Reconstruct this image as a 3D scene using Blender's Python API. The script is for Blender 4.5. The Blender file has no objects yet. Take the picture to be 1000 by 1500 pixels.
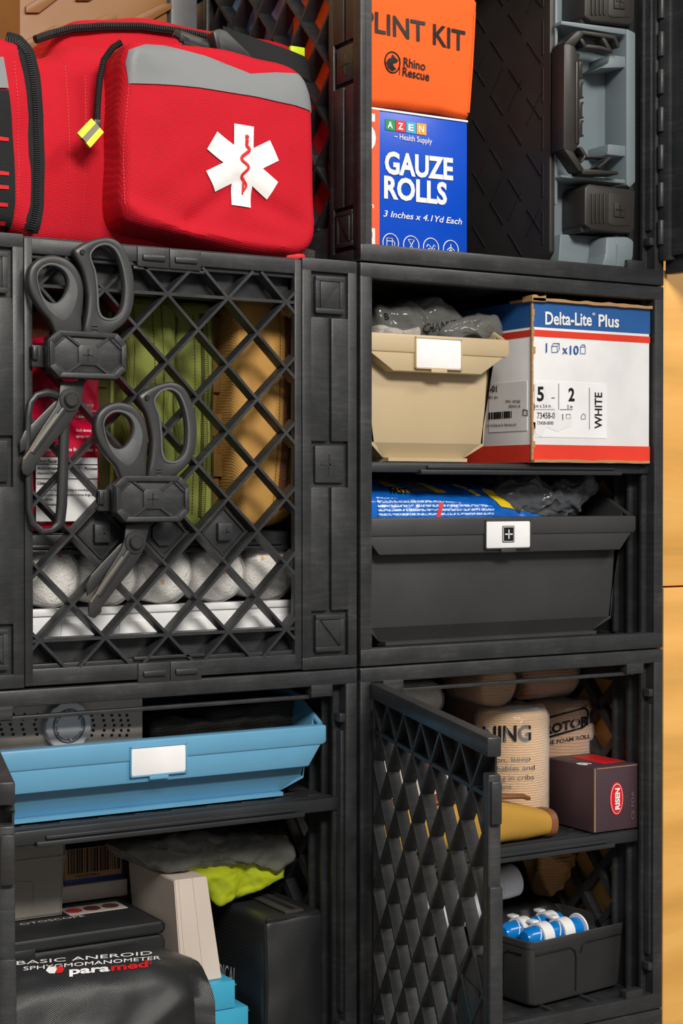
import bpy, bmesh, math, random
from mathutils import Vector as V, Matrix as Mx, noise
from mathutils.bvhtree import BVHTree
SC = bpy.context.scene
COL = SC.collection
random.seed(7)
# ---------------------------------------------------------------- camera
TH = math.radians(31); F = 2450.; DD = 1.157
CAM = V((-DD*math.tan(TH), -DD, .803)); PT = math.atan(30/F)
cd = V((math.sin(TH)*math.cos(PT), math.cos(TH)*math.cos(PT), -math.sin(PT)))
cr = V((math.cos(TH), -math.sin(TH), 0)); cu = cr.cross(cd)
def ray(x, y): return cd*F + cr*(x-500) + cu*(750-y)
def W(x, y, Y=0.):
    v = ray(x, y); return CAM + v*((Y-CAM.y)/v.y)
def WX(x, y, X):
    v = ray(x, y); return CAM + v*((X-CAM.x)/v.x)
def WZ(x, y, Z):
    v = ray(x, y); return CAM + v*((Z-CAM.z)/v.z)
def px2(pts, Y): 
    r = [W(x, y, Y) for x, y in pts]; return [(p.x, p.z) for p in r]
cam_d = bpy.data.cameras.new('camera'); cam = bpy.data.objects.new('camera', cam_d); COL.objects.link(cam)
cam_d.sensor_fit = 'VERTICAL'; cam_d.sensor_height = 36; cam_d.lens = 36*F/1500
cam_d.clip_start = .02; cam_d.clip_end = 50
cam.matrix_world = Mx(((cr.x, cu.x, -cd.x, CAM.x), (cr.y, cu.y, -cd.y, CAM.y), (cr.z, cu.z, -cd.z, CAM.z), (0, 0, 0, 1)))
SC.camera = cam
# ---------------------------------------------------------------- materials
def L(r, g, b):
    f = lambda c: ((c/255+.055)/1.055)**2.4 if c > 10 else c/255/12.92
    return (f(r), f(g), f(b), 1)
MATS = {}
class NT:
    def __init__(s, name):
        s.m = bpy.data.materials.new(name); s.m.use_nodes = True
        s.t = s.m.node_tree; s.n = s.t.nodes; s.l = s.t.links
        s.b = s.n['Principled BSDF']; s.o = s.n['Material Output']; MATS[name] = s.m
    def new(s, ty, **k):
        x = s.n.new(ty)
        for a, v in k.items():
            if a in x.inputs: x.inputs[a].default_value = v
            else: setattr(x, a, v)
        return x
    def link(s, a, b): s.l.new(a, b)
    def coord(s, scale=(1, 1, 1), rot=(0, 0, 0)):
        c = s.new('ShaderNodeTexCoord'); m = s.new('ShaderNodeMapping')
        m.inputs['Scale'].default_value = scale; m.inputs['Rotation'].default_value = rot
        s.link(c.outputs['Object'], m.inputs['Vector']); return m.outputs['Vector']
    def ramp(s, fac, stops):
        r = s.new('ShaderNodeValToRGB'); e = r.color_ramp.elements
        while len(e) < len(stops): e.new(.5)
        for i, (p, c) in enumerate(stops): e[i].position = p; e[i].color = c
        s.link(fac, r.inputs['Fac']); return r.outputs['Color']
    def bump(s, h, st, dist=.001):
        b = s.new('ShaderNodeBump'); b.inputs['Strength'].default_value = st; b.inputs['Distance'].default_value = dist
        s.link(h, b.inputs['Height']); s.link(b.outputs['Normal'], s.b.inputs['Normal'])
def vary(c, k): return (min(1, c[0]*k), min(1, c[1]*k), min(1, c[2]*k), 1)
def plastic(name, c, rough=.5, spec=.5, nz=.12, grain=.08, gs=900, blotch=18):
    t = NT(name); v = t.coord()
    n = t.new('ShaderNodeTexNoise', Scale=blotch, Detail=6.); t.link(v, n.inputs['Vector'])
    t.link(t.ramp(n.outputs['Fac'], [(.3, vary(c, 1-nz)), (.7, vary(c, 1+nz))]), t.b.inputs['Base Color'])
    r = t.ramp(n.outputs['Fac'], [(.3, (rough-.08,)*3+(1,)), (.7, (rough+.08,)*3+(1,))]); t.link(r, t.b.inputs['Roughness'])
    g = t.new('ShaderNodeTexNoise', Scale=gs, Detail=2.); t.link(v, g.inputs['Vector']); t.bump(g.outputs['Fac'], grain, .0006)
    t.b.inputs['Specular IOR Level'].default_value = spec
    return t.m
def scuffed(name, c, rough=.5):           # black crate plastic: pale scuffs in streaks
    t = NT(name); v = t.coord()
    n = t.new('ShaderNodeTexNoise', Scale=26., Detail=7., Roughness=.65); t.link(v, n.inputs['Vector'])
    v2 = t.coord((6, 6, 60), (0, .5, 0)); s = t.new('ShaderNodeTexNoise', Scale=5., Detail=8., Roughness=.75); t.link(v2, s.inputs['Vector'])
    m = t.new('ShaderNodeMath', operation='MULTIPLY'); t.link(n.outputs['Fac'], m.inputs[0]); t.link(s.outputs['Fac'], m.inputs[1])
    t.link(t.ramp(m.outputs[0], [(.2, c), (.30, vary(c, 1.35)), (.45, vary(c, 2.6))]), t.b.inputs['Base Color'])
    t.link(t.ramp(n.outputs['Fac'], [(.3, (rough-.1,)*3+(1,)), (.7, (rough+.1,)*3+(1,))]), t.b.inputs['Roughness'])
    g = t.new('ShaderNodeTexNoise', Scale=700., Detail=3.); t.link(v, g.inputs['Vector']); t.bump(g.outputs['Fac'], .12, .0006)
    return t.m
def fabric(name, c, per=.0014, rough=.85, st=.5, con=.22, rot=.3, sheen=.0):
    t = NT(name); k = 1/per/1.0
    def wv(ax, r):
        w = t.new('ShaderNodeTexWave', wave_type='BANDS', bands_direction=ax); w.inputs['Scale'].default_value = k*.314
        w.inputs['Distortion'].default_value = .6; w.inputs['Detail'].default_value = 1.; w.inputs['Detail Scale'].default_value = 3.
        t.link(t.coord((1, 1, 1), (0, r, 0)), w.inputs['Vector']); return w.outputs['Fac']
    a = wv('X', rot); b = wv('Z', rot)
    m = t.new('ShaderNodeMath', operation='MAXIMUM'); t.link(a, m.inputs[0]); t.link(b, m.inputs[1])
    n = t.new('ShaderNodeTexNoise', Scale=30., Detail=5.); t.link(t.coord(), n.inputs['Vector'])
    ad = t.new('ShaderNodeMath', operation='ADD'); t.link(m.outputs[0], ad.inputs[0]); t.link(n.outputs['Fac'], ad.inputs[1])
    t.link(t.ramp(ad.outputs[0], [(.3, vary(c, 1-con*1.6)), (1., vary(c, 1+con))]), t.b.inputs['Base Color'])
    t.b.inputs['Roughness'].default_value = rough; t.b.inputs['Specular IOR Level'].default_value = .25
    t.bump(m.outputs[0], st, .0006); return t.m
def film(name, tint=(1, 1, 1, 1), gloss=.15, rough=.12, alpha=.0, col=(.8, .8, .8, 1)):
    t = NT(name); v = t.coord()
    tr = t.new('ShaderNodeBsdfTransparent'); tr.inputs['Color'].default_value = tint
    t.b.inputs['Base Color'].default_value = col; t.b.inputs['Roughness'].default_value = rough
    n = t.new('ShaderNodeTexNoise', Scale=32., Detail=3., Distortion=1.5); t.link(v, n.inputs['Vector']); t.bump(n.outputs['Fac'], .5, .003)
    lw = t.new('ShaderNodeLayerWeight', Blend=.25); mp = t.new('ShaderNodeMath', operation='MULTIPLY_ADD')
    mp.inputs[1].default_value = .5; mp.inputs[2].default_value = gloss; t.link(lw.outputs['Facing'], mp.inputs[0])
    mx = t.new('ShaderNodeMixShader'); t.link(mp.outputs[0], mx.inputs[0]); t.link(tr.outputs[0], mx.inputs[1]); t.link(t.b.outputs[0], mx.inputs[2])
    t.link(mx.outputs[0], t.o.inputs['Surface']); return t.m
def paint(name, c, rough=.5, spec=.4):
    t = NT(name); n = t.new('ShaderNodeTexNoise', Scale=40., Detail=4.); t.link(t.coord(), n.inputs['Vector'])
    t.link(t.ramp(n.outputs['Fac'], [(.3, vary(c, .95)), (.7, vary(c, 1.04))]), t.b.inputs['Base Color'])
    t.b.inputs['Roughness'].default_value = rough; t.b.inputs['Specular IOR Level'].default_value = spec; return t.m
def crepe(name, c, per=.0016, ax='Z'):
    t = NT(name); w = t.new('ShaderNodeTexWave', wave_type='BANDS', bands_direction=ax); w.inputs['Scale'].default_value = 1/per*.314
    w.inputs['Distortion'].default_value = 2.5; w.inputs['Detail'].default_value = 3.; w.inputs['Detail Scale'].default_value = 2.
    t.link(t.coord(), w.inputs['Vector']); n = t.new('ShaderNodeTexNoise', Scale=420., Detail=4.); t.link(t.coord(), n.inputs['Vector'])
    a = t.new('ShaderNodeMath', operation='ADD'); t.link(w.outputs['Fac'], a.inputs[0]); t.link(n.outputs['Fac'], a.inputs[1])
    t.link(t.ramp(a.outputs[0], [(.35, vary(c, .78)), (1.1, vary(c, 1.08))]), t.b.inputs['Base Color'])
    t.b.inputs['Roughness'].default_value = .95; t.b.inputs['Specular IOR Level'].default_value = .1; t.bump(a.outputs[0], .7, .0008); return t.m
def tinytext(name, bg, fg, row=.0042, axis_rot=0.):   # rows of print too small to read
    t = NT(name); v = t.coord((1/row, 1/row, 1/row))
    sx = t.new('ShaderNodeSeparateXYZ'); t.link(v, sx.inputs[0])
    fr = t.new('ShaderNodeMath', operation='FRACT'); t.link(sx.outputs['Z'], fr.inputs[0])
    g = t.new('ShaderNodeMath', operation='LESS_THAN'); g.inputs[1].default_value = .5; t.link(fr.outputs[0], g.inputs[0])
    n = t.new('ShaderNodeTexNoise', Scale=2.6, Detail=2.); t.link(v, n.inputs['Vector'])
    h = t.new('ShaderNodeMath', operation='GREATER_THAN'); h.inputs[1].default_value = .47; t.link(n.outputs['Fac'], h.inputs[0])
    m = t.new('ShaderNodeMath', operation='MULTIPLY'); t.link(g.outputs[0], m.inputs[0]); t.link(h.outputs[0], m.inputs[1])
    mx = t.new('ShaderNodeMixRGB'); mx.inputs[1].default_value = bg; mx.inputs[2].default_value = fg; t.link(m.outputs[0], mx.inputs[0])
    t.link(mx.outputs[0], t.b.inputs['Base Color']); t.b.inputs['Roughness'].default_value = .3; return t.m
def plywood(name):
    t = NT(name); v = t.coord((1.2, 1.2, 9))
    n = t.new('ShaderNodeTexNoise', Scale=3.5, Detail=9., Roughness=.6, Distortion=1.2); t.link(v, n.inputs['Vector'])
    w = t.new('ShaderNodeTexWave', wave_type='BANDS', bands_direction='Z'); w.inputs['Scale'].default_value = .5; w.inputs['Distortion'].default_value = 9.
    w.inputs['Detail'].default_value = 3.; t.link(v, w.inputs['Vector'])
    a = t.new('ShaderNodeMath', operation='ADD'); wm = t.new('ShaderNodeMath', operation='MULTIPLY'); wm.inputs[1].default_value = .4; t.link(w.outputs['Fac'], wm.inputs[0])
    t.link(n.outputs['Fac'], a.inputs[0]); t.link(wm.outputs[0], a.inputs[1])
    t.link(t.ramp(a.outputs[0], [(.35, L(204, 154, 76)), (.7, L(226, 168, 86)), (1.2, L(234, 180, 98))]), t.b.inputs['Base Color'])
    t.b.inputs['Roughness'].default_value = .45; t.bump(n.outputs['Fac'], .1, .001); return t.m
K = L(54, 56, 58)
m_crate = scuffed('crate_black_plastic', L(41, 42, 44), .42)
m_shelf = plastic('shelf_black_plastic', L(40, 42, 45), .4)
m_black = plastic('black_plastic', L(40, 41, 43), .42)
m_blackbin = plastic('bin_black_plastic', L(58, 58, 59), .45, nz=.05, grain=.12)
m_dark = plastic('dark_plastic', L(26, 26, 28), .5)
m_gray = plastic('case_gray_plastic', L(118, 130, 136), .45, nz=.05)
m_brownblack = plastic('case_lid_plastic', L(46, 43, 41), .45)
m_beige = plastic('beige_bin_plastic', L(192, 172, 138), .42, nz=.03)
m_blue = plastic('blue_bin_plastic', L(100, 160, 196), .38, nz=.03)
m_handle = plastic('shears_handle_plastic', L(52, 53, 54), .42, nz=.05)
m_liner = plastic('shears_grip_rubber', L(84, 86, 88), .6, nz=.04)
m_blade = plastic('blackened_steel', L(66, 66, 66), .32, spec=.6); m_blade.node_tree.nodes['Principled BSDF'].inputs['Metallic'].default_value = .55
m_edge = plastic('ground_steel_edge', L(150, 138, 120), .35); m_edge.node_tree.nodes['Principled BSDF'].inputs['Metallic'].default_value = .6
m_red = fabric('red_nylon', L(186, 20, 38), .0017, .8, .5, .2, .25)
m_orange = fabric('orange_nylon', L(248, 98, 36), .0011, .75, .35, .08, .2)
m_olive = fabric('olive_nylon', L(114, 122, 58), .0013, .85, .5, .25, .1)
m_shadetrimolive = fabric('shade_and_trim_olive_nylon', L(66, 62, 30), .0013, .85, .5, .25, .1)  # olive darkened to paint the shaded pouch; also stitching, binding and zip tape
m_coyote = fabric('coyote_nylon', L(192, 146, 80), .0013, .85, .5, .22, .6)
m_coyweb = fabric('coyote_webbing', L(112, 80, 38), .0018, .85, .6, .25, 0)
m_brownfab = fabric('brown_nylon', L(112, 66, 46), .0022, .85, .6, .3, .8)
m_blackfab = fabric('black_nylon', L(38, 39, 41), .0012, .40, .3, .25, .4); m_blackfab.node_tree.nodes['Principled BSDF'].inputs['Specular IOR Level'].default_value = .6
m_blackmesh = fabric('black_mesh', L(58, 56, 54), .0024, .5, .8, .5, .1)
m_web = fabric('black_webbing', L(28, 29, 31), .0016, .7, .6, .3, .78)
m_gold = fabric('gold_canvas', L(172, 132, 56), .0015, .9, .5, .18, .7)

m_zip = plastic('zip_coil', L(34, 34, 36), .35)
m_zipbrown = plastic('zip_coil_brown', L(140, 104, 78), .4)
m_silver = plastic('reflective_silver', L(128, 131, 134), .5, spec=.3, nz=.05, grain=.03, blotch=30)
m_white = paint('white_print', L(238, 238, 238)); m_paper = paint('white_paper', L(235, 235, 236), .55)
m_whiteplastic = plastic('white_plastic', L(236, 236, 238), .35, nz=.02)
m_offwhite = plastic('cream_card', L(222, 208, 196), .6, nz=.04)
m_ink = paint('black_ink', L(18, 18, 20), .5); m_redink = paint('red_ink', L(214, 28, 36), .5)
m_neon = paint('neon_yellow', L(214, 240, 40), .4); m_graystripe = paint('gray_stripe', L(120, 116, 100), .4)
m_redfoil = paint('red_glossy_card', L(214, 14, 62), .18, .6)
m_boxred = paint('carton_red', L(226, 62, 44), .45); m_boxblue = paint('carton_blue', L(40, 92, 158), .45)
m_boxwhite = paint('carton_white', L(232, 232, 234), .5); m_card = plastic('cardboard', L(176, 136, 92), .8, nz=.1)
m_azblue = paint('gauze_box_blue', L(8, 76, 200), .3); m_azred = paint('gauze_box_orange', L(246, 96, 58), .35)
m_green = paint('logo_green', L(40, 150, 90)); m_yellow = paint('logo_yellow', L(240, 170, 50)); m_redsq = paint('logo_red', L(222, 60, 60))
m_cyan = paint('light_blue_card', L(70, 176, 214), .35); m_navy = paint('navy_blue_card', L(36, 66, 128), .4)
m_film = film('clear_film', col=(.9, .9, .9, 1)); m_grayfilm = film('gray_poly_bag', (.62, .62, .62, 1), .6, .10, col=L(120, 120, 117))
m_darkfilm = film('dark_poly_bag', (.45, .46, .48, 1), .62, .14, col=L(96, 99, 104))
m_clearbox = film('frosted_plastic', (.86, .85, .83, 1), .5, .35, col=L(205, 198, 190))
m_label = paint('label_card', L(240, 240, 242), .35)
def knit(name, c):
    t = NT(name); v = t.coord()
    n = t.new('ShaderNodeTexVoronoi', Scale=520.); t.link(v, n.inputs['Vector']); m = t.new('ShaderNodeTexNoise', Scale=160., Detail=4.); t.link(v, m.inputs['Vector'])
    a = t.new('ShaderNodeMath', operation='ADD'); t.link(n.outputs['Distance'], a.inputs[0]); t.link(m.outputs['Fac'], a.inputs[1])
    t.link(t.ramp(a.outputs[0], [(.45, vary(c, 1.03)), (1.25, vary(c, .84))]), t.b.inputs['Base Color'])
    t.b.inputs['Roughness'].default_value = .95; t.b.inputs['Specular IOR Level'].default_value = .1; t.bump(a.outputs[0], .8, -.0010); return t.m
m_gauze = knit('white_knit_gauze', L(250, 247, 242)); m_tancrepe = crepe('tan_crepe', L(216, 172, 118), .0022, 'Z')
m_tanroll = crepe('tan_wrap_roll', L(188, 140, 92), .003, 'Z')
m_plum = paint('plum_card', L(72, 54, 62), .45); m_brownleather = plastic('brown_leather', L(120, 74, 46), .5)
m_tancase = plastic('tan_case_plastic', L(138, 96, 50), .5, nz=.05); m_blueband = plastic('glossy_blue_tube', L(8, 118, 200), .2, nz=.04, grain=.02)
m_wipes = paint('wipes_blue_film', L(14, 98, 196), .22, .6); m_wipetxt = tinytext('wipes_small_print', L(14, 98, 196), L(210, 228, 245), .0036)
m_wipeyellow = paint('wipes_yellow', L(246, 206, 30), .22, .6); m_lime = plastic('lime_film', L(186, 200, 40), .22, nz=.1, grain=.02)
m_purple = paint('mauve_film', L(140, 130, 170), .25, .6); m_skyfilm = paint('sky_film', L(150, 196, 232), .2, .6)
m_sticker = paint('sticker_white', L(226, 222, 216), .4); m_maroon = paint('maroon_print', L(120, 40, 40), .4); m_brownprint = paint('brown_print', L(104, 70, 50), .4)
m_wood = plywood('plywood'); m_floor = plastic('gray_concrete', L(128, 124, 118), .7, nz=.15, blotch=4); m_graysteel = plastic('gray_steel', L(96, 98, 100), .45)
# ---------------------------------------------------------------- geometry
class B:
    def __init__(s, M=None): s.bm = bmesh.new(); s.M = M or Mx.Identity(4)
    def add(s, t):
        bmesh.ops.transform(t, matrix=s.M, verts=t.verts)
        me = bpy.data.meshes.new('tmp'); t.to_mesh(me); t.free(); s.bm.from_mesh(me); bpy.data.meshes.remove(me); return s
    def box(s, x0, x1, y0, y1, z0, z1, bev=0., seg=2, M=None):
        t = bmesh.new(); bmesh.ops.create_cube(t, size=1)
        for v in t.verts: v.co = V(((x0+x1)/2+v.co.x*(x1-x0), (y0+y1)/2+v.co.y*(y1-y0), (z0+z1)/2+v.co.z*(z1-z0)))
        if bev: bmesh.ops.bevel(t, geom=t.edges[:], offset=bev, segments=seg, profile=.5, affect='EDGES')
        if M is not None: bmesh.ops.transform(t, matrix=M, verts=t.verts)
        return s.add(t)
    def prism(s, pts, a, b, ax='y', bev=0., seg=2):
        t = bmesh.new()
        f3 = {'y': lambda p, h: (p[0], h, p[1]), 'z': lambda p, h: (p[0], p[1], h), 'x': lambda p, h: (h, p[0], p[1])}[ax]
        A = [t.verts.new(f3(p, a)) for p in pts]; Bv = [t.verts.new(f3(p, b)) for p in pts]; n = len(pts)
        t.faces.new(A); t.faces.new(Bv[::-1])
        for i in range(n): t.faces.new((A[i], Bv[i], Bv[(i+1) % n], A[(i+1) % n]))
        bmesh.ops.recalc_face_normals(t, faces=t.faces[:])
        if bev: bmesh.ops.bevel(t, geom=t.edges[:], offset=bev, segments=seg, profile=.5, affect='EDGES')
        return s.add(t)
    def loft(s, loops, closed=False, cap=True, ring=True):
        t = bmesh.new(); R = [[t.verts.new(p) for p in lp] for lp in loops]; n = len(R[0])
        m = len(R)
        for i in range(m if closed else m-1):
            a, b = R[i], R[(i+1) % m]
            for j in range(n if ring else n-1):
                k = (j+1) % n
                try: t.faces.new((a[j], a[k], b[k], b[j]))
                except ValueError: pass
        if cap and not closed and ring:
            t.faces.new(R[0][::-1]); t.faces.new(R[-1])
        bmesh.ops.recalc_face_normals(t, faces=t.faces[:]); return s.add(t)
    def tube(s, path, r, n=10, closed=False, flat=1., up=V((0, 1, 0))):
        P = [V(p) for p in path]; lo = []; m = len(P)
        rr = r if isinstance(r, (list, tuple)) else [r]*m
        for i, p in enumerate(P):
            a = P[i-1] if (i or closed) else p; b = P[(i+1) % m] if (i < m-1 or closed) else p
            d = (b-a).normalized(); u = up - d*up.dot(d)
            if u.length < 1e-4: u = V((1, 0, 0)) - d*d.x
            u.normalize(); w = d.cross(u)
            lo.append([p + w*math.cos(2*math.pi*k/n)*rr[i] + u*math.sin(2*math.pi*k/n)*rr[i]*flat for k in range(n)])
        return s.loft(lo, closed=closed)
    def lathe(s, c, axis, prof, n=32):      # prof: (radius, height along axis)
        c = V(c); d = V(axis).normalized(); u = d.orthogonal().normalized(); w = d.cross(u)
        lo = [[c + d*h + (u*math.cos(2*math.pi*k/n) + w*math.sin(2*math.pi*k/n))*max(r, 1e-5) for k in range(n)] for r, h in prof]
        return s.loft(lo)
    def cyl(s, a, b, r, n=24, bev=0.):
        a = V(a); b = V(b); h = (b-a).length
        pr = [(r, 0), (r, h)] if not bev else [(r-bev, 0), (r-bev*.3, bev*.3), (r, bev), (r, h-bev), (r-bev*.3, h-bev*.3), (r-bev, h)]
        return s.lathe(a, b-a, pr, n)
    def noise(s, amp, sc, seed=0., ridged=False, axis=None, pin=None):
        for v in s.bm.verts:
            q = v.co*sc + V((seed, seed*1.7, seed*.3))
            d = noise.noise_vector(q)
            if ridged: d = V([abs(c)*2-.5 for c in d])
            a = amp*(pin(v.co) if pin else 1.)
            v.co += (axis*d.x if axis else d)*a
        return s
    def warp(s, fn):
        for v in s.bm.verts: v.co = V(fn(v.co))
        return s
    def rot(s, ang, ax, c):
        M = Mx.Translation(V(c)) @ Mx.Rotation(ang, 4, ax) @ Mx.Translation(-V(c)); bmesh.ops.transform(s.bm, matrix=M, verts=s.bm.verts); return s
def smooth_loop(pts, n=80, it=0):           # closed Catmull-Rom resample
    P = [V((p[0], p[1])) for p in pts]; m = len(P); out = []
    seg = 12
    for i in range(m):
        p0, p1, p2, p3 = P[i-1], P[i], P[(i+1) % m], P[(i+2) % m]
        for k in range(seg):
            t = k/seg
            out.append(.5*((2*p1)+(p2-p0)*t+(2*p0-5*p1+4*p2-p3)*t*t+(3*p1-p0-3*p2+p3)*t**3))
    return resample(out, n)
def resample(P, n):
    P = [V((p[0], p[1])) for p in P]; m = len(P)
    d = [0]
    for i in range(m): d.append(d[-1] + (P[(i+1) % m]-P[i]).length)
    out = []; j = 0
    for k in range(n):
        t = d[-1]*k/n
        while d[j+1] < t: j += 1
        f = (t-d[j])/max(1e-9, d[j+1]-d[j]); out.append(P[j].lerp(P[(j+1) % m], f))
    return out
def rrect(x0, x1, z0, z1, r, n=6):
    o = []
    for cx, cz, a in ((x1-r, z1-r, 0), (x0+r, z1-r, 90), (x0+r, z0+r, 180), (x1-r, z0+r, 270)):
        for k in range(n+1):
            t = math.radians(a+90*k/n); o.append((cx+r*math.cos(t), cz+r*math.sin(t)))
    return o
def pillow(b, outline, yf, yb, r=.01, bulge=.0, n=96, rings=10, back=True, ax='y'):
    O = resample(outline, n); c = sum(O, V((0, 0)))/n
    f3 = {'y': lambda p, h: V((p[0], h, p[1])), 'z': lambda p, h: V((p[0], p[1], h)), 'x': lambda p, h: V((h, p[0], p[1]))}[ax]
    sg = 1 if yb > yf else -1
    def ins(d, s=1.):
        return [c + (p-c)*s*(1-min(.9, d/max(1e-6, (p-c).length))) for p in O]
    lo = []
    def face(yy, sgn, bl):
        q = []
        for k in range(7):
            a = math.pi/2*k/6; q.append([f3(p, yy + sgn*r*(1-math.sin(a))) for p in ins(r*(1-math.cos(a)))])
        for k in range(1, rings+1):
            s = 1-k/(rings+.25); q.append([f3(p, yy - sgn*bl*(1-s*s)) for p in ins(r, s)])
        return q
    fr = face(yf, sg, bulge)
    bk = face(yb, -sg, bulge if back else 0)
    mid = []
    for k in range(1, 5):
        mid.append([f3(p, yf+sg*r + (yb-yf-2*sg*r)*k/5) for p in O])
    lo = fr[::-1] + mid + bk
    return b.loft(lo)
def angloop(poly, c, n):
    out = []; m = len(poly)
    for k in range(n):
        a = 2*math.pi*k/n; d = V((math.cos(a), math.sin(a))); best = 1e-4
        for i in range(m):
            p = V(poly[i])-c; q = V(poly[(i+1) % m])-c; e = q-p; den = d.x*e.y-d.y*e.x
            if abs(den) < 1e-12: continue
            t = (p.x*e.y-p.y*e.x)/den; u = (p.x*d.y-p.y*d.x)/den
            if t > 0 and -1e-6 <= u <= 1+1e-6: best = max(best, t)
        out.append(c+d*best)
    return out
def ringtube(b, outer, inner, y0, y1, n=72, kk=14, pw=.55):
    c = sum((V(p) for p in inner), V((0, 0)))/len(inner)
    O = angloop(outer, c, n); I = angloop(inner, c, n); lo = []
    for o, i in zip(O, I):
        m = (o+i)/2; h = (o-i)/2; q = []
        for k in range(kk):
            t = 2*math.pi*k/kk; cx = math.copysign(abs(math.cos(t))**pw, math.cos(t)); sx = math.copysign(abs(math.sin(t))**pw, math.sin(t))
            p = m+h*cx; q.append(V((p.x, (y0+y1)/2+(y1-y0)/2*sx, p.y)))
        lo.append(q)
    return b.loft(lo, closed=True)
def fill(pts, y=0., ax='y', maxe=.004):      # flat polygon, triangulated and refined so it can be draped
    t = bmesh.new(); f3 = {'y': lambda p: (p[0], y, p[1]), 'z': lambda p: (p[0], p[1], y), 'x': lambda p: (y, p[0], p[1])}[ax]
    t.faces.new([t.verts.new(f3(p)) for p in pts]); refine(t, maxe); return t
def refine(t, maxe):
    bmesh.ops.triangulate(t, faces=t.faces[:])
    for _ in range(9):
        es = [e for e in t.edges if e.calc_length() > maxe]
        if not es: break
        bmesh.ops.subdivide_edges(t, edges=es, cuts=1); bmesh.ops.triangulate(t, faces=[f for f in t.faces if len(f.verts) > 3])
def drape(b, tree, d, off=.0006, back=.3):
    d = V(d).normalized(); miss = []
    for v in b.bm.verts:
        h = tree.ray_cast(v.co-d*back, d)
        if h[0] is not None: v.co = h[0]-d*off
        else: miss.append(v)
    bmesh.ops.delete(b.bm, geom=miss, context='VERTS')
    return b
def tree_of(b): return BVHTree.FromBMesh(b.bm)
# ---------------------------------------------------------------- objects
TM = {}
def thing(name, label, cat, loc, rotz=0., group=None):
    o = bpy.data.objects.new(name, None); COL.objects.link(o); o.empty_display_size = .02
    o.location = loc; o.rotation_euler = (0, 0, rotz); o['label'] = label; o['category'] = cat
    if group: o['group'] = group
    TM[o.name] = Mx.Translation(V(loc)) @ Mx.Rotation(rotz, 4, 'Z'); return o
def link_mesh(name, b, mat, ang=.6):
    me = bpy.data.meshes.new(name)
    for f in b.bm.faces: f.smooth = True
    for e in b.bm.edges:
        if len(e.link_faces) == 2 and e.calc_face_angle(0) > ang: e.smooth = False
    b.bm.to_mesh(me); b.bm.free(); me.materials.append(mat)
    o = bpy.data.objects.new(name, me); COL.objects.link(o); return o
def part(name, b, mat, parent, local=False, label=None, ang=.6):
    M = TM[parent.name]
    if not local: bmesh.ops.transform(b.bm, matrix=M.inverted(), verts=b.bm.verts)
    o = link_mesh(name, b, mat, ang); o.parent = parent; TM[o.name] = M
    if label: o['label'] = label
    return o
def solo(name, b, mat, label, cat, loc, group=None, ang=.6):
    M = Mx.Translation(V(loc)); bmesh.ops.transform(b.bm, matrix=M.inverted(), verts=b.bm.verts)
    o = link_mesh(name, b, mat, ang); o.location = loc; o['label'] = label; o['category'] = cat
    if group: o['group'] = group
    TM[o.name] = M; return o
def struct(name, b, mat):
    o = link_mesh(name, b, mat); o['kind'] = 'structure'; return o
def glyphs(s, bold=0., shear=0., space=1.):
    c = bpy.data.curves.new('t', 'FONT'); c.body = s; c.size = 1; c.offset = bold; c.shear = shear; c.space_character = space; c.resolution_u = 3
    o = bpy.data.objects.new('t', c); COL.objects.link(o)
    dg = bpy.context.evaluated_depsgraph_get(); me = bpy.data.meshes.new_from_object(o.evaluated_get(dg))
    t = bmesh.new(); t.from_mesh(me); bpy.data.objects.remove(o); bpy.data.meshes.remove(me); bpy.data.curves.remove(c); return t
def text(s, o, ux, uz, h, w=None, bold=.01, shear=0., space=1., maxe=None, off=.0004):
    """lettering on a plane: o = left end of the baseline, ux/uz = directions, h = capital height, w = width to fit"""
    t = glyphs(s, bold, shear, space); ux = V(ux).normalized(); uz = V(uz).normalized(); n = ux.cross(uz)
    xs = [v.co.x for v in t.verts]; x0, x1 = min(xs), max(xs); sy = h/.72; sx = w/(x1-x0) if w else sy
    o = V(o)
    for v in t.verts: v.co = o + ux*(v.co.x-x0)*sx + uz*v.co.y*sy + n*off
    if maxe: refine(t, maxe)
    b = B(); b.add(t); return b
def tpx(s, p0, p1, hpx, Y, nat=False, **k):             # lettering on a plane facing the front
    a = W(*p0, Y); c = W(*p1, Y); h = (W(p0[0], p0[1]-hpx, Y)-a).length
    return text(s, a, c-a, (0, 0, 1), h, None if nat else (c-a).length, **k)
def tpx_x(s, p0, p1, hpx, X, **k):           # lettering on a plane facing left
    a = WX(*p0, X); c = WX(*p1, X); h = (WX(p0[0], p0[1]-hpx, X)-a).length
    return text(s, a, c-a, (0, 0, 1), h, (c-a).length, **k)
# ---------------------------------------------------------------- setting
struct('wall_back', B().box(-2.2, 3.2, .362, .38, .002, 2.4, .0015), m_wood)
zs_ = W(985, 860).z
struct('wall_right', B().box(.3450, 1.6, .004, .3605, zs_+.0008, W(985, 396).z, .0012), m_wood)
struct('wall_right_lower', B().box(.3450, 1.6, .002, .3605, .002, zs_-.0008, .0012), m_wood)
struct('floor', B().box(-2.2, 3.2, -3.2, .38, -.05, 0), m_floor)
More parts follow.
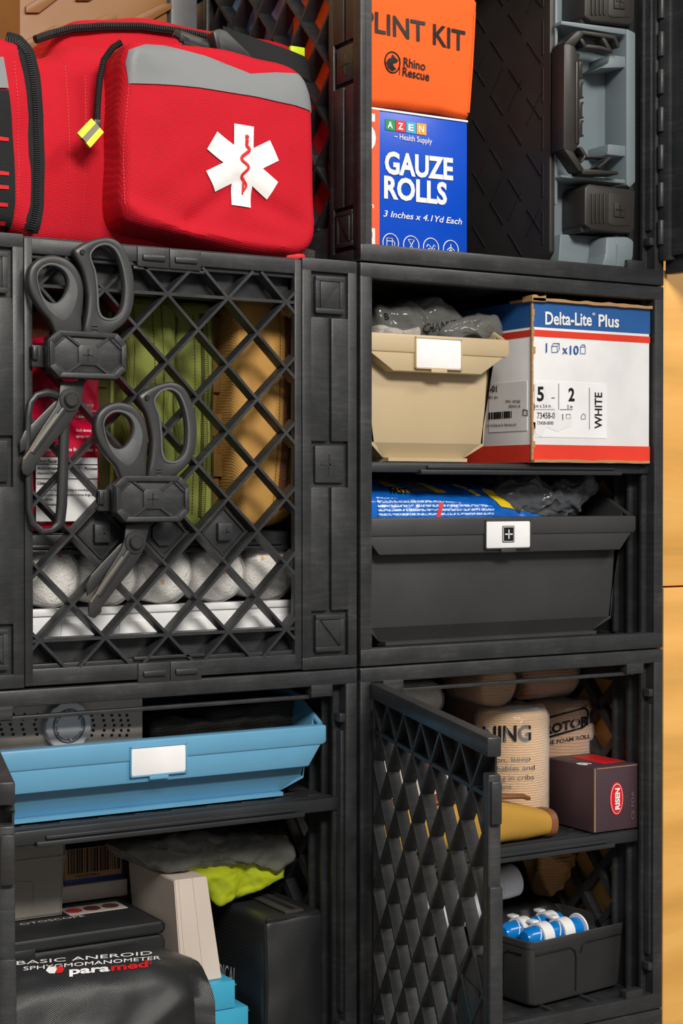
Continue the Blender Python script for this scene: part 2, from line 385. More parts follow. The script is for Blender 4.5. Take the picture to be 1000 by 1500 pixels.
# ---------------------------------------------------------------- crates
def lattice(b, x0, x1, z0, z1, nx, nz, sx, sz, ya, yb, wf, wb):
    """crossing diagonal ribs clipped to a rectangle; nodes at (nx+i*sx, nz+j*sz), i+j even"""
    m = sz/sx
    for sg in (1, -1):
        for k in range(-60, 60):
            c = nz + 2*k*sz; pts = []; yf_ = ya - (.00025 if sg > 0 else 0)
            for x in (x0, x1):
                z = c + sg*m*(x-nx)
                if z0-1e-9 <= z <= z1+1e-9: pts.append((x, z))
            for z in (z0, z1):
                x = nx + sg*(z-c)/m
                if x0+1e-9 < x < x1-1e-9: pts.append((x, z))
            if len(pts) < 2: continue
            p, q = V(pts[0]), V(pts[1])
            if (q-p).length < .006: continue
            d = (q-p).normalized(); n = V((-d.y, d.x))
            def loop(p): return [V(((p+n*w).x, y, (p+n*w).y)) for w, y in ((-wf/2, yf_), (wf/2, yf_), (wf/2+.0006, ya+.004), (wb/2, yb), (-wb/2, yb), (-wf/2-.0006, ya+.004))]
            b.loft([loop(p), loop(q)])
def plus(b, cx, cz, r, w, y0, y1):
    b.box(cx-r, cx+r, y0, y1, cz-w, cz+w); b.box(cx-w, cx+w, y0, y1, cz-r, cz+r)
def post(b, x0, x1, H):
    """corner post with three recessed pads and a slot, front at y = 0"""
    cx = (x0+x1)/2; bv = .0009
    b.box(x0, x1, .0042, .011, .0005, H-.0005)
    l, r = x0+.0085, x1-.0085
    mz = H/2
    b.box(x0, x1, 0, .0055, H-.0105, H, bv); b.box(x0, x1, 0, .0055, 0, .0105, bv)
    b.box(x0, l, 0, .0055, .009, H-.009, bv); b.box(r, x1, 0, .0055, .009, H-.009, bv)
    for za, zb in ((.047, mz-.0185), (mz+.0185, H-.047)):
        b.box(l-.001, cx-.0016, .0002, .0055, za, zb, .0007); b.box(cx+.0016, r+.001, .0002, .0055, za, zb, .0007)
    for cz, kind in ((H-.0288, 1), (mz, 0), (.0288, -1)):
        h = .0148
        b.box(cx-.0133, cx+.0133, .0006, .0048, cz-h, cz+h, .0006)
        if kind == 0:
            plus(b, cx, cz, .0085, .0007, .0001, .001)
        else:
            for q in ((-.0133, -.0095, -h, h), (.0095, .0133, -h, h), (-.0133, .0133, h-.0038, h), (-.0133, .0133, -h, -h+.0038)):
                b.box(cx+q[0], cx+q[1], -.0002-(.0002 if q[0] == -.0133 and q[1] == .0133 else 0), .001, cz+q[2], cz+q[3], .0003)
            tri = [(cx-.009, cz-.0105*kind), (cx+.009, cz+.0105*kind), (cx-.009, cz+.0105*kind)] if kind > 0 else [(cx-.009, cz+.0105), (cx+.009, cz-.0105), (cx+.009, cz+.0105)]
            b.prism(tri, -.0008, .001, bev=.0003)
def side(M, Wd, H, lat=True):
    """one crate side in its own frame (front y = 0, facing -y)"""
    b = B(M); post(b, 0, .051, H); post(b, Wd-.051, Wd, H)
    for x in (.012, .03, .05, Wd-.05, Wd-.03, Wd-.012): b.box(x-.0015, x+.0015, .010, .0165, .012, H-.012)
    if lat:
        b.box(.05, Wd-.05, .0015, .011, 0, .034, .0008); b.box(.05, Wd-.05, .0015, .011, H-.034, H, .0008)
        n = round((Wd-.102)/.0257)
        lattice(b, .05, Wd-.05, .033, H-.033, Wd/2+.0128, H/2+.001, .0257, .0259, .0015, .0135, .0028, .007)
    return b
def open_crate(x0, x1, z0, z1, label, group='stacked black milk crates', tabs=True, back=True, lw=.0104):
    Wd = x1-x0; H = z1-z0; D = .33
    t = thing('milk_crate', label, 'crate', ((x0+x1)/2, D/2, z0), 0, group)
    T = Mx.Translation((x0, 0, z0)); Z = lambda a: Mx.Rotation(a, 4, 'Z')
    r = B(T)                                                    # front rim
    r.box(0, lw, -.0003, .012, .001, H-.001, .0012); r.box(Wd-.0104, Wd, -.0003, .012, .001, H-.001, .0012)
    r.box(0, Wd, -.0006, .0115, H-.0125, H, .0016); r.box(0, Wd, -.0006, .0115, 0, .0145, .0016)
    if tabs:
        r.box(.012, Wd-.03, .004, .010, H-.0225, H-.0195, .0006)
        for x in ((.022, Wd-.043) if lw > .01 else (Wd-.043,)):
            r.box(x, x+.020, -.0004, .010, H-.021, H-.010, .0008)
            r.box(x, x+.020, -.0004, .010, .010, .021, .0008)
        for x in (lw-.0004, Wd-.016):
            r.box(x, x+.006, .0005, .012, H-.043, H-.036, .0008); r.box(x, x+.006, .0005, .012, .036, .043, .0008)
        for x in ((.0100, Wd-.0135) if lw > .01 else (Wd-.0135,)):
            r.box(x, x+.0035, .003, .02, .05, H-.05, .0006)
    part('front_rim', r, m_crate, t)
    p = B(T); p.box(.001, Wd-.001, .006, D, H-.0085, H-.0005); part('roof_panel', p, m_crate, t)
    p = B(T); p.box(.001, Wd-.001, .006, D, .0005, .0085)
    for k in range(7): p.box(.012+k*(Wd-.024)/6-.002, .012+k*(Wd-.024)/6+.002, .011, D-.01, .008, .0115, .0006)
    part('floor_panel', p, m_crate, t)
    part('side_panel', side(T @ Mx.Translation((0, D, 0)) @ Z(-math.pi/2), D, H), m_crate, t)
    part('side_panel', side(T @ Mx.Translation((Wd, 0, 0)) @ Z(math.pi/2), D, H), m_crate, t)
    if back: part('back_panel', side(T @ Mx.Translation((Wd, D, 0)) @ Z(math.pi), Wd, H), m_crate, t)
    return t
def lid(t, M, w, h):
    """lattice door, local frame: x from the hinge, front at y = 0 facing -y"""
    b = B(M); e = .0125
    b.box(0, w, 0, .0095, 0, e, .001); b.box(0, w, 0, .0095, h-e, h, .001)
    b.box(.002, .009, .001, .0095, .002, h-.002, .001); b.box(w-.0125, w-.001, .001, .0095, .02, h-.024, .001)
    b.box(w-.004, w+.003, .002, .009, h-.055, h-.028, .0008); b.box(w-.004, w+.003, .002, .009, .03, .07, .0008)
    b.box(w-.004, w+.0025, .001, .0098, .02, h-.095, .0008)
    d = part('door', b, m_crate, t)
    g = B(M); lattice(g, .006, w-.010, .011, h-.011, .03, h-.038, .0245, .0259, .0008, .0100, .0022, .0036)
    g.box(.006, w-.01, .0011, .0084, h-.0395, h-.0365); g.box(.006, w-.01, .0011, .0084, .0365, .0395)
    g.box(.006, w-.01, .0085, .0098, h-.0385, h-.01); g.box(.006, w-.01, .0085, .0098, .01, .0375)
    part('lattice', g, m_crate, d)
    s = B(M); s.prism([(w-.075, h/2-.055), (w-.03, h/2-.055), (w-.012, h/2-.03), (w-.012, h/2+.01), (w-.05, h/2+.01), (w-.075, h/2-.015)], .0025, .0085, bev=.001)
    s.box(w-.06, w-.022, .0015, .004, h/2-.048, h/2-.012, .0006)
    s.box(w-.034, w-.012, .002, .009, .02, h/2-.05, .001)
    part('latch_plate', s, m_crate, d)
    hg = B(M)
    for z in (.035, h/2, h-.035): hg.cyl((0, .006, z-.014), (0, .006, z+.014), .0035, 14, .0006)
    part('hinge', hg, m_crate, d)
    return d
RX0, RX1 = .0178, .3424; LX0, LX1 = -.319, .0148
ZR = [0, .33, .66, .99, 1.32]
open_crate(RX0, RX1, .0008, .3295, 'black crate at the foot of the right stack, only its upper rim showing')
open_crate(LX0, LX1, .0008, .3295, 'black crate at the foot of the left stack, below the frame')
c_rb = open_crate(RX0, RX1, .3303, .6593, 'black crate at lower right with its lattice door swung open over tan bandage rolls')
c_rm = open_crate(RX0, RX1, .6603, .9893, 'black crate at middle right holding the beige bin above the black bin', tabs=False)
c_rt = open_crate(RX0, RX1, .9903, 1.3193, 'black crate at upper right holding the orange splint pouch and gray tool case', lw=.0058)
c_lb = open_crate(LX0, LX1, .3303, .6593, 'black crate at lower left holding the light blue bin')
# closed crate, middle left
t = c_lm = thing('milk_crate', 'closed black crate at middle left with two shears hanging on its lattice front', 'crate', (-.152, .165, .6603), 0, 'stacked black milk crates')
Wd = LX1-LX0; H = .329; T = Mx.Translation((LX0, 0, .6603)); Z = lambda a: Mx.Rotation(a, 4, 'Z')
part('front_post', (lambda b: (post(b, 0, .051, H), b)[1])(B(T)), m_crate, t)
part('front_post', (lambda b: (post(b, Wd-.051, Wd, H), b)[1])(B(T)), m_crate, t)
p = B(T); p.box(.001, Wd-.001, .006, .33, H-.009, H-.0005); part('roof_panel', p, m_crate, t)
p = B(T); p.box(.001, Wd-.001, .006, .33, .0005, .009)
part('floor_panel', p, m_crate, t)
part('side_panel', side(T @ Mx.Translation((0, .33, 0)) @ Z(-math.pi/2), .318, H), m_crate, t)
part('side_panel', side(T @ Mx.Translation((Wd, .012, 0)) @ Z(math.pi/2), .318, H), m_crate, t)
part('back_panel', side(T @ Mx.Translation((Wd, .33, 0)) @ Z(math.pi), Wd, H), m_crate, t)
b = B(); xa, xb = -.2675, -.0364; za, zb = .6612, .9872
b.box(xa, xb, .0008, .018, zb-.0115, zb, .001); b.box(xa, xb, .0008, .018, za, za+.0125, .001)
b.box(xa, xb, .004, .018, zb-.0145, zb-.011, .0005); b.box(xa, xb, .004, .018, za+.012, za+.0155, .0005)
for x in (xa, xb-.0065): b.box(x, x+.0065, .0006, .0075, za, zb, .001)
b.box(xa+.004, xb-.004, .016, .0185, .9535, zb-.008); b.box(xa+.004, xb-.004, .016, .0185, za+.008, .694)
d = part('front_lattice_door', b, m_crate, t)
g = B(); lattice(g, xa+.005, xb-.004, za+.012, zb-.012, -.0504, .953, .0257, .0259, .0010, .0125, .0022, .0036)
g.box(xa, xb, .0014, .017, .9518, .9542); g.box(xa, xb, .0014, .017, .6928, .6952)
part('lattice', g, m_crate, d)
for cx, oc in ((-.1018, 0), (-.2046, 0), (-.1532, 1)):
    s = B(); k = .0205; cz = .7716
    s.prism([(cx-k, cz), (cx, cz-k), (cx+k, cz), (cx, cz+k)], .010, .016, bev=.0005)
    for a, c in (((-k, 0), (0, -k)), ((0, -k), (k, 0)), ((k, 0), (0, k)), ((0, k), (-k, 0))):
        s.tube([(cx+a[0]*.93, .009, cz+a[1]*.93), (cx+c[0]*.93, .009, cz+c[1]*.93)], .0012, 6)
    if oc: s.prism([(cx+.011*math.cos(math.radians(22.5+45*i)), cz+.011*math.sin(math.radians(22.5+45*i))) for i in range(8)], .007, .0105, bev=.0008)
    else:
        s.box(cx-.0062, cx+.0062, .0055, .011, cz-.0068, cz+.0068, .0006); plus(s, cx+.001, cz, .004, .0006, .005, .0058)
    part('badge_plate', s, m_crate, d)
for zz, sg in ((zb-.0062, -1), (za+.0062, 1)):
    for cx in (W(224, 0).x, W(271, 0).x):
        s = B(); s.box(cx-.0132, cx+.0132, -.0008, .004, zz-.009, zz+.0062, .0008); s.box(cx-.0095, cx+.0095, -.0030, .001, zz-.0042*1, zz+.0004, .0012)
        part('snap_latch', s, m_crate, d)
    s = B(); s.box(W(196, 0).x, W(300, 0).x, .001, .006, zz+sg*.0098-.0012, zz+sg*.0098+.0012, .0005); part('latch_rail', s, m_crate, d)
# doors
M = Mx.Translation((.0265, -.001, .3345)) @ Mx.Rotation(math.radians(-108.2), 4, 'Z')
lid(c_rb, M, .312, .3125)
M = Mx.Translation((-.3105, -.001, .3345)) @ Mx.Rotation(math.radians(-105.6), 4, 'Z')
lid(c_lb, M, .306, .3125)
M = Mx.Translation((RX1-.0085, -.002, 1.0165)) @ Mx.Rotation(math.radians(-80), 4, 'Z')
b = B(M); b.box(0, .30, .004, .017, 0, .295, .001); b.box(0, .31, .010, .018, -.0155, .0, .001); b.box(0, .012, .0005, .018, -.004, .295, .001)
d = part('door', b, m_crate, c_rt)
b = B(M)
for k in range(9): b.cyl((.003, 0, .01+k*.034), (.003, 0, .032+k*.034), .0032, 12, .0005)
part('hinge', b, m_crate, d)
# ---------------------------------------------------------------- shelves
def shelf(x0, x1, y0, z0, z1, label):
    b = B(); b.box(x0, x1, y0+.006, .312, z0+.003, z1-.0008, .0008)
    b.box(x0, x1, y0+.004, y0+.012, z0+.0005, z1-.001, .001)
    b.box(x0+.05, x1-.035, y0-.0008, y0+.01, z0-.001, z0+.0028, .0008)
    b.box(x0+.058, x1-.042, y0+.001, y0+.01, z0+.0035, z0+.0062, .0006)
    t = solo('crate_shelf', b, m_shelf, label, 'shelf', ((x0+x1)/2, .16, z0), 'shelves in the crates')
    g = B(); s = .0245; y = y0+.02; j = 0
    while y < .3:
        x = x0+.014 + (j % 2)*s/2
        while x < x1-.02:
            g.box(x, x+s*.62, y-.0008, y+.0008, z1-.0012, z1, .0002); x += s*1.25
        y += .016; j += 1
    g.box(x0+.004, x1-.004, y0+.011, y0+.0125, z1-.0012, z1, .0002)
    part('tread_rib', g, m_gray if 0 else m_shelf, t)
    return t
shelf(-.3085, .0045, .03, .7565, .7715, 'black shelf behind the lattice, under the olive and coyote pouches')
shelf(.0295, .3315, .004, .8185, .8275, 'thin black shelf under the beige bin and the white carton')
shelf(-.3075, .003, .004, .5435, .5555, 'black ribbed shelf under the light blue bin')
shelf(.0300, .3310, .012, .4815, .4935, 'black ribbed shelf under the tan rolls and plum box')
# ---------------------------------------------------------------- hopper bins
def bin_(xc, w, zt, zb, yf, dep, mat, label, lx0, lx1, lz0, lz1, tap=.029, lip=.031, rise=.02, slope=.007, logo=False, foot=.012, cham=.016, choff=.016):
    t = thing('storage_bin', label, 'bin', (xc, yf+dep/2, zb)); h = w/2
    l = B(); z1 = zt-.0155; z2 = zt-lip
    l.prism([(xc-h, zt), (xc+h, zt), (xc+h, z1+.002), (xc+h-.003, z1), (xc-h+.003, z1), (xc-h, z1+.002)], yf, yf+.012, bev=.0016)
    k = tap
    l.prism([(xc-h+.004, z1+.0008), (xc+h-.004, z1+.0008), (xc+h-k, z2), (xc-h+k, z2)], yf+.0012, yf+.02, bev=.0012)
    part('front_lip', l, mat, t)
    b = B(); fy = yf+.016; by = yf+dep; hb = h-.0105; th = .0028
    zc = zb+foot+cham if foot else zb+cham
    def xs(z): return hb - slope*(zt-z)/(zt-zb)
    b.prism([(xc-xs(zt-.01), zt-.01), (xc+xs(zt-.01), zt-.01), (xc+xs(zc), zc), (xc-xs(zc), zc)], fy, fy+th, bev=.0008)
    zq_ = zb+foot*.6; xq = xs(zc)-choff; rc = cham*.8
    b.loft([[V((xc-xs(zc), fy, zc+.0008)), V((xc+xs(zc), fy, zc+.0008)), V((xc+xs(zc), fy+th, zc+.0008)), V((xc-xs(zc), fy+th, zc+.0008))], [V((xc-xq, fy+rc, zq_)), V((xc+xq, fy+rc, zq_)), V((xc+xq, fy+rc+th, zq_)), V((xc-xq, fy+rc+th, zq_))]])
    ff = xs(zc)-choff-.001                                       # foot and chamfer under the front
    b.prism([(-ff+xc, zb), (ff+xc, zb), (ff+xc, zb+foot*.75), (-ff+xc, zb+foot*.75)], fy+rc+.001, by-.006, bev=.001)
    b.box(xc-hb+.004, xc+hb-.004, by-th, by, zb+.004, zt+rise, .001)
    for sg in (-1, 1):                                           # sides: outer edge rises behind the lip
        lo = []
        for y, z in ((fy, zt+rise*.18), (yf+.045, zt+rise*.9), (yf+.06, zt+rise), (by, zt+rise)):
            lo.append([V((xc+sg*(h-.001), y, z)), V((xc+sg*(h-.001-th), y, z)), V((xc+sg*(xs(zc)-th), y, zc)), V((xc+sg*(xs(zc)-choff-.002), y+(rc if y == fy else 0), zq_+.002)), V((xc+sg*(xs(zc)-choff), y+(rc if y == fy else 0), zq_)), V((xc+sg*(xs(zc)), y, zc-.001)), V((xc+sg*(h-.0095), y, zt-.02)), V((xc+sg*(h-.003), y, zt-.012))])
        b.loft(lo)
        b.tube([(xc+sg*(h-.0015), yf+.008, zt), (xc+sg*(h-.0015), yf+.045, zt+rise*.9), (xc+sg*(h-.0015), yf+.06, zt+rise), (xc+sg*(h-.0015), by, zt+rise)], .0022, 8)
    b.box(xc-xs(zb)+choff, xc+xs(zb)-choff, fy, by, zb+.001, zb+.004)
    part('body', b, mat, t)
    c = B(); c.prism(rrect(lx0, lx1, lz0, lz1, .0015, 3), yf-.0012, yf+.002, bev=.0004)
    lb = part('label_card', c, m_label, t, label='white label card')
    fr = B(); e = .0012
    for q in ((lx0-e, lx0, lz0-e, lz1+e), (lx1, lx1+e, lz0-e, lz1+e), (lx0-e, lx1+e, lz0-e, lz0), (lx0-e, lx1+e, lz1, lz1+e)): fr.box(q[0], q[1], yf-.0018, yf+.003, q[2], q[3], .0004)
    fr.box((lx0+lx1)/2-.008, (lx0+lx1)/2+.008, yf-.002, yf+.004, lz0-.004, lz0-.001, .0006)
    part('label_holder', fr, mat, t)
    if logo:
        cx, cz = (lx0+lx1)/2-.0002, (lz0+lz1)/2+.0003
        q = B(); q.prism(rrect(cx-.0065, cx+.0065, cz-.0072, cz+.0072, .001, 3), yf-.0016, yf-.0011); part('logo', q, m_ink, lb)
        q = B(); q.prism(rrect(cx-.0058, cx+.0058, cz-.0065, cz+.0065, .0008, 3), yf-.0018, yf-.0015); part('logo', q, m_white, lb)
        q = B(); q.prism(rrect(cx-.0053, cx+.0053, cz-.0060, cz+.0060, .0006, 3), yf-.0020, yf-.0017); part('logo', q, m_ink, lb)
        q = B(); plus(q, cx, cz, .004, .0005, yf-.0022, yf-.0019); part('logo', q, m_white, lb)
    return t
p0, p1 = W(609, 538, .008), W(674, 499, .008)
bin_(.1005, .1475, .934, .8275, .008, .19, m_beige, 'beige hopper bin with a blank white label on the upper shelf', p0.x, p1.x, p0.z, p1.z, foot=.007, cham=.009)
p0, p1 = W(711, 803, .015), W(775, 763, .015)
bin_(.176, .295, .781, .672, .015, .24, m_blackbin, 'wide black hopper bin with a plus sign on its white label', p0.x, p1.x, p0.z, p1.z, tap=.018, logo=True, foot=.006, cham=.010)
p0, p1 = W(192, 1137, .010), W(271, 1090, .010)
bin_(-.1577, .2995, .6137, .5557, .010, .24, m_blue, 'light blue hopper bin with a blank white label', p0.x, p1.x, p0.z, p1.z, tap=.016, lip=.0325, rise=.022, slope=.003, foot=.007, cham=.008, choff=.018)
# ---------------------------------------------------------------- trauma shears on the lattice
def zq(pts, x0, y0, k): return [(x0+x*k, y0+y*k) for x, y in pts]
HX, HZ = W(125, 521, -.014).x, W(125, 521, -.014).z       # where the first holder sits
def loc2(pts, cx=125., cy=521., Y=-.014):                 # outline relative to the holder's centre
    c = W(cx, cy, Y); r = []
    for x, y in pts:
        p = W(x, y, Y); r.append((p.x-c.x, p.z-c.z))
    return r
A = lambda pts: loc2(zq(pts, 20, 340, .19))
Cc = lambda pts: loc2(zq(pts, 30, 540, 1/6.))
TO = smooth_loop(A([(330,175),(430,210),(505,290),(545,400),(550,520),(535,650),(522,800),(345,800),(300,700),(220,600),(150,490),(118,380),(130,280),(180,215),(250,180)]), 120)
TI = smooth_loop(A([(190,350),(215,290),(270,258),(340,265),(400,310),(428,380),(415,455),(370,520),(320,545),(260,525),(215,460)]), 80)
TL = smooth_loop(A([(178,350),(205,275),(270,236),(345,242),(430,285),(490,380),(505,480),(470,610),(400,692),(330,665),(260,590),(205,480)]), 80)
FO = smooth_loop(A([(495,112),(560,75),(650,45),(750,36),(835,78),(893,170),(930,290),(946,420),(936,560),(905,650),(855,715),(785,765),(720,800),(557,800),(570,640),(580,500),(562,370),(532,270),(492,195),(472,140)]), 140)
FI = smooth_loop(A([(606,170),(650,118),(720,100),(780,132),(820,200),(850,300),(865,420),(858,540),(836,610),(790,655),(740,662),(690,640),(668,580),(664,480),(656,380),(640,290),(612,220)]), 100)
FL = smooth_loop(A([(590,165),(640,100),(720,78),(795,115),(838,190),(868,300),(884,420),(876,550),(850,628),(798,675),(740,684),(676,660),(648,590),(644,480),(636,380),(622,295),(596,225)]), 100)
BA = Cc([(375,110),(590,110),(575,190),(545,320),(520,380),(400,550),(280,680),(150,850),(148,890),(85,940),(45,925),(30,880),(38,800),(200,540),(330,340),(362,240)])
BB = Cc([(400,250),(330,290),(200,420),(70,550),(28,640),(35,740),(100,690),(330,440),(420,330)])
BE = Cc([(335,390),(345,400),(200,600),(52,795),(40,790),(180,590)])
BR = Cc([(410,345),(125,740)])
def shears(at, label):
    t = thing('trauma_shears', label, 'shears', at, 0, 'shears on the lattice front')
    def P(name, b, m, par=t): return part(name, b, m, par, local=True)
    b = B(); ringtube(b, TO, TI, -.0065, .0025, 96, 16, .5); th = P('thumb_handle', b, m_handle)
    b = B(); ringtube(b, TL, TI, -.0071, .0008, 80, 12, .45); P('grip_insert', b, m_liner, th)
    b = B(); ringtube(b, FO, FI, -.0058, .0032, 110, 16, .5); fh = P('finger_handle', b, m_handle)
    b = B(); ringtube(b, FL, FI, -.0064, .0016, 90, 12, .45); P('grip_insert', b, m_liner, fh)
    q = A([(535, 152)])[0]; b = B(); b.cyl((q[0], -.0072, q[1]), (q[0], -.004, q[1]), .0019, 18); P('lanyard_hole', b, m_ink, fh)
    b = B()
    for z in (720, 745, 770, 795):
        q = A([(632, z)])[0]; b.box(q[0]-.0022, q[0]+.0022, -.0068, -.004, q[1]-.0004, q[1]+.0004, .0002)
    P('moulded_number', b, m_handle, fh)
    b = B(); b.prism(BA, -.003, -.0006, bev=.0004)
    r0, r1 = BR; b.tube([(r0[0], -.0030, r0[1]), (r1[0], -.0030, r1[1])], .0022, 10, flat=.45); bl = P('blade', b, m_blade)
    b = B(); b.prism(BE, -.0034, -.0012); P('cutting_edge', b, m_edge, bl)
    b = B(); b.prism(BB, .0004, .0026, bev=.0004); P('blade', b, m_blade)
    q = Cc([(457, 272)])[0]; b = B(); b.lathe((q[0], -.0028, q[1]), (0, -1, 0), [(.0085, 0), (.0082, .0014), (.0055, .0016), (.0052, .0038), (.0044, .0046), (0, .0046)], 28); P('pivot_screw', b, m_blade)
    return t
def holder(at, label):
    t = thing('shears_holder', label, 'holder', at, 0, 'octagonal shears holders')
    def oct_(w, h, c): return [(-w+c, h), (w-c, h), (w, h-c), (w, -h+c), (w-c, -h), (-w+c, -h), (-w, -h+c), (-w, h-c)]
    w, h = .0302, .0173
    b = B(); b.prism(oct_(w, h, .0075), -.016, -.0085, bev=.0012); b.box(-w+.003, w-.003, -.0088, .0008, -h+.004, h-.004, .001)
    b.box(-w-.0075, -w+.006, -.003, .002, -.009, .007, .001); b.box(-w-.0075, -w-.0035, -.006, .0012, -.004, .006, .0008)
    part('body', b, m_crate, t, local=True)
    b = B(); O = oct_(w-.0006, h-.0006, .0072); I = oct_(w-.0042, h-.0042, .006)
    for i in range(8):
        j = (i+1) % 8; b.prism([O[i], O[j], I[j], I[i]], -.0182, -.0155, bev=.0003)
    for sx in (-1, 1):
        for sz in (-1, 1):
            p = V((sx*.0065, sz*.0065)); q = V((sx*.0165, sz*.0135)); d = (q-p).normalized(); n = V((-d.y, d.x))*.0009
            b.prism([tuple(p+n), tuple(q+n), tuple(q-n), tuple(p-n)], -.0176, -.0155)
            p = V((sx*.0178, sz*.0135)); q = V((sx*.0262, sz*.006)); d = (q-p).normalized(); n = V((-d.y, d.x))*.0011
            b.prism([tuple(p+n), tuple(q+n), tuple(q-n), tuple(p-n)], -.0172, -.0155)
    b.box(-.0075, .0075, -.0174, -.0155, -.0075, .0075, .0006)
    pl = part('face_plate', b, m_crate, t, local=True)
    b = B(); plus(b, 0, 0, .0044, .0005, -.0178, -.0172); part('plus_mark', b, m_dark, pl, local=True)
    return t
p = W(125, 521, -.014); shears((p.x, -.0065, p.z), 'gray handled trauma shears hanging higher, beside the left post'); holder((p.x, -.0022, p.z), 'octagonal holder with a plus mark gripping the higher left shears')
p = W(219.5, 731, -.014); shears((p.x, -.0065, p.z), 'gray handled trauma shears hanging lower, over the olive pouches'); holder((p.x, -.0022, p.z), 'octagonal holder with a plus mark gripping the lower right shears')
b = B(); lp = zq([(345,250),(290,222),(230,213),(140,235),(88,300),(68,420),(62,650),(62,850),(72,1020),(76,1230),(105,1360),(190,1432),(270,1425),(345,1360),(362,1200),(372,900),(380,600),(384,470)], 30, 540, 1/6.)
P = [W(x, y, -.0045) for x, y in lp]; b.tube([tuple(p) for p in P], [.0034]*3+[.0026]*10+[.0042]*5, 10, flat=.9)
solo('plastic_loop', b, m_black, 'long black U shaped plastic loop hanging on the lattice below the higher shears', 'loop', tuple(P[10]))
# ---------------------------------------------------------------- behind the lattice
# red nasal spray pack
t = thing('medicine_pack', 'glossy red medicine pack with a white drug facts panel behind the lattice', 'medicine box', (-.2235, .045, .7725))
y = .036
b = B(); pillow(b, [(-.2535,.7735),(-.235,.7725),(-.1935,.776),(-.1933,.9135),(-.197,.9205),(-.225,.922),(-.2535,.917)], y, y+.018, .005, .0012, 80, 8); b.noise(.0006, 60, 3.)
pk = part('pack', b, m_redfoil, t)
b = B(); b.box(-.2475, -.1975, y-.0042, y-.0036, .7805, .829); fp = part('facts_panel', b, m_paper, t)
yy = y-.0044
b = B()
for z in (.8292, .8235, .8126, .7803): b.box(-.2475, -.1975, yy-.0002, yy, z-.0003, z+.0003)
for x in (-.2475, -.1975): b.box(x-.0003, x+.0003, yy-.0002, yy, .7805, .829)
part('panel_rule', b, m_ink, fp)
def T(s, x, z, h, w, mat, par, Y=yy, **k): return part('lettering', text(s, (x, Y, z), (1, 0, 0), (0, 0, 1), h, w, **k), mat, par)
T('Drug Facts', -.2462, .8246, .0028, .0155, m_ink, fp, bold=.02, shear=.2)
T('Active ingredient (in each spray)', -.2462, .8195, .0022, .034, m_ink, fp, bold=.02, shear=.2); T('Purpose', -.2085, .8195, .0022, .0103, m_ink, fp, bold=.02, shear=.2)
T('Naloxone hydrochloride', -.2462, .8160, .0018, .024, m_ink, fp)
T('Uses', -.2462, .8083, .0025, .0062, m_ink, fp, bold=.02, shear=.2)
T('to "revive" someone during an overdose from', -.2432, .8035, .0018, .043, m_ink, fp)
T('prescription pain medications or street drugs such', -.2432, .7998, .0018, .044, m_ink, fp, bold=.01); T('as heroin', -.2432, .7965, .0018, .009, m_ink, fp); T('this medicine can', -.2432, .7925, .0018, .018, m_ink, fp)
T('Read Directions Before Use  »', -.2405, .8335, .0028, .043, m_white, pk, Y=y-.0030, bold=.015)
for s, z in (('1 nasal spray', .868), ('device contains', .8635), ('1 dose of medicine', .859), ('Each device', .8485), ('sprays one time only', .844), ('contact nasal', .8905), ('device', .8865)):
    T(s, -.2145, z, .0021, .0011*len(s), m_white, pk, Y=y-.0028)
T('F', -.2415, .9085, .003, None, m_white, pk, Y=y-.003)
T('OTC', -.2415, .8985, .0045, None, m_white, pk, Y=y-.0034)
# brown pouch behind the pack
t = thing('pouch', 'small brown pouch with a black zip band above the red medicine pack', 'pouch', (-.25, .11, .7735))
b = B(); pillow(b, rrect(-.296, -.222, .7735, .948, .012), .057, .15, .014, .004); b.noise(.002, 30); tr = tree_of(b); part('body', b, m_brownfab, t)
b = B(); b.add(fill([(-.29,.9395),(-.226,.9395),(-.226,.949),(-.29,.949)], 0)); drape(b, tr, (0, 1, 0), .0012); part('zip_band', b, m_blackmesh, t)
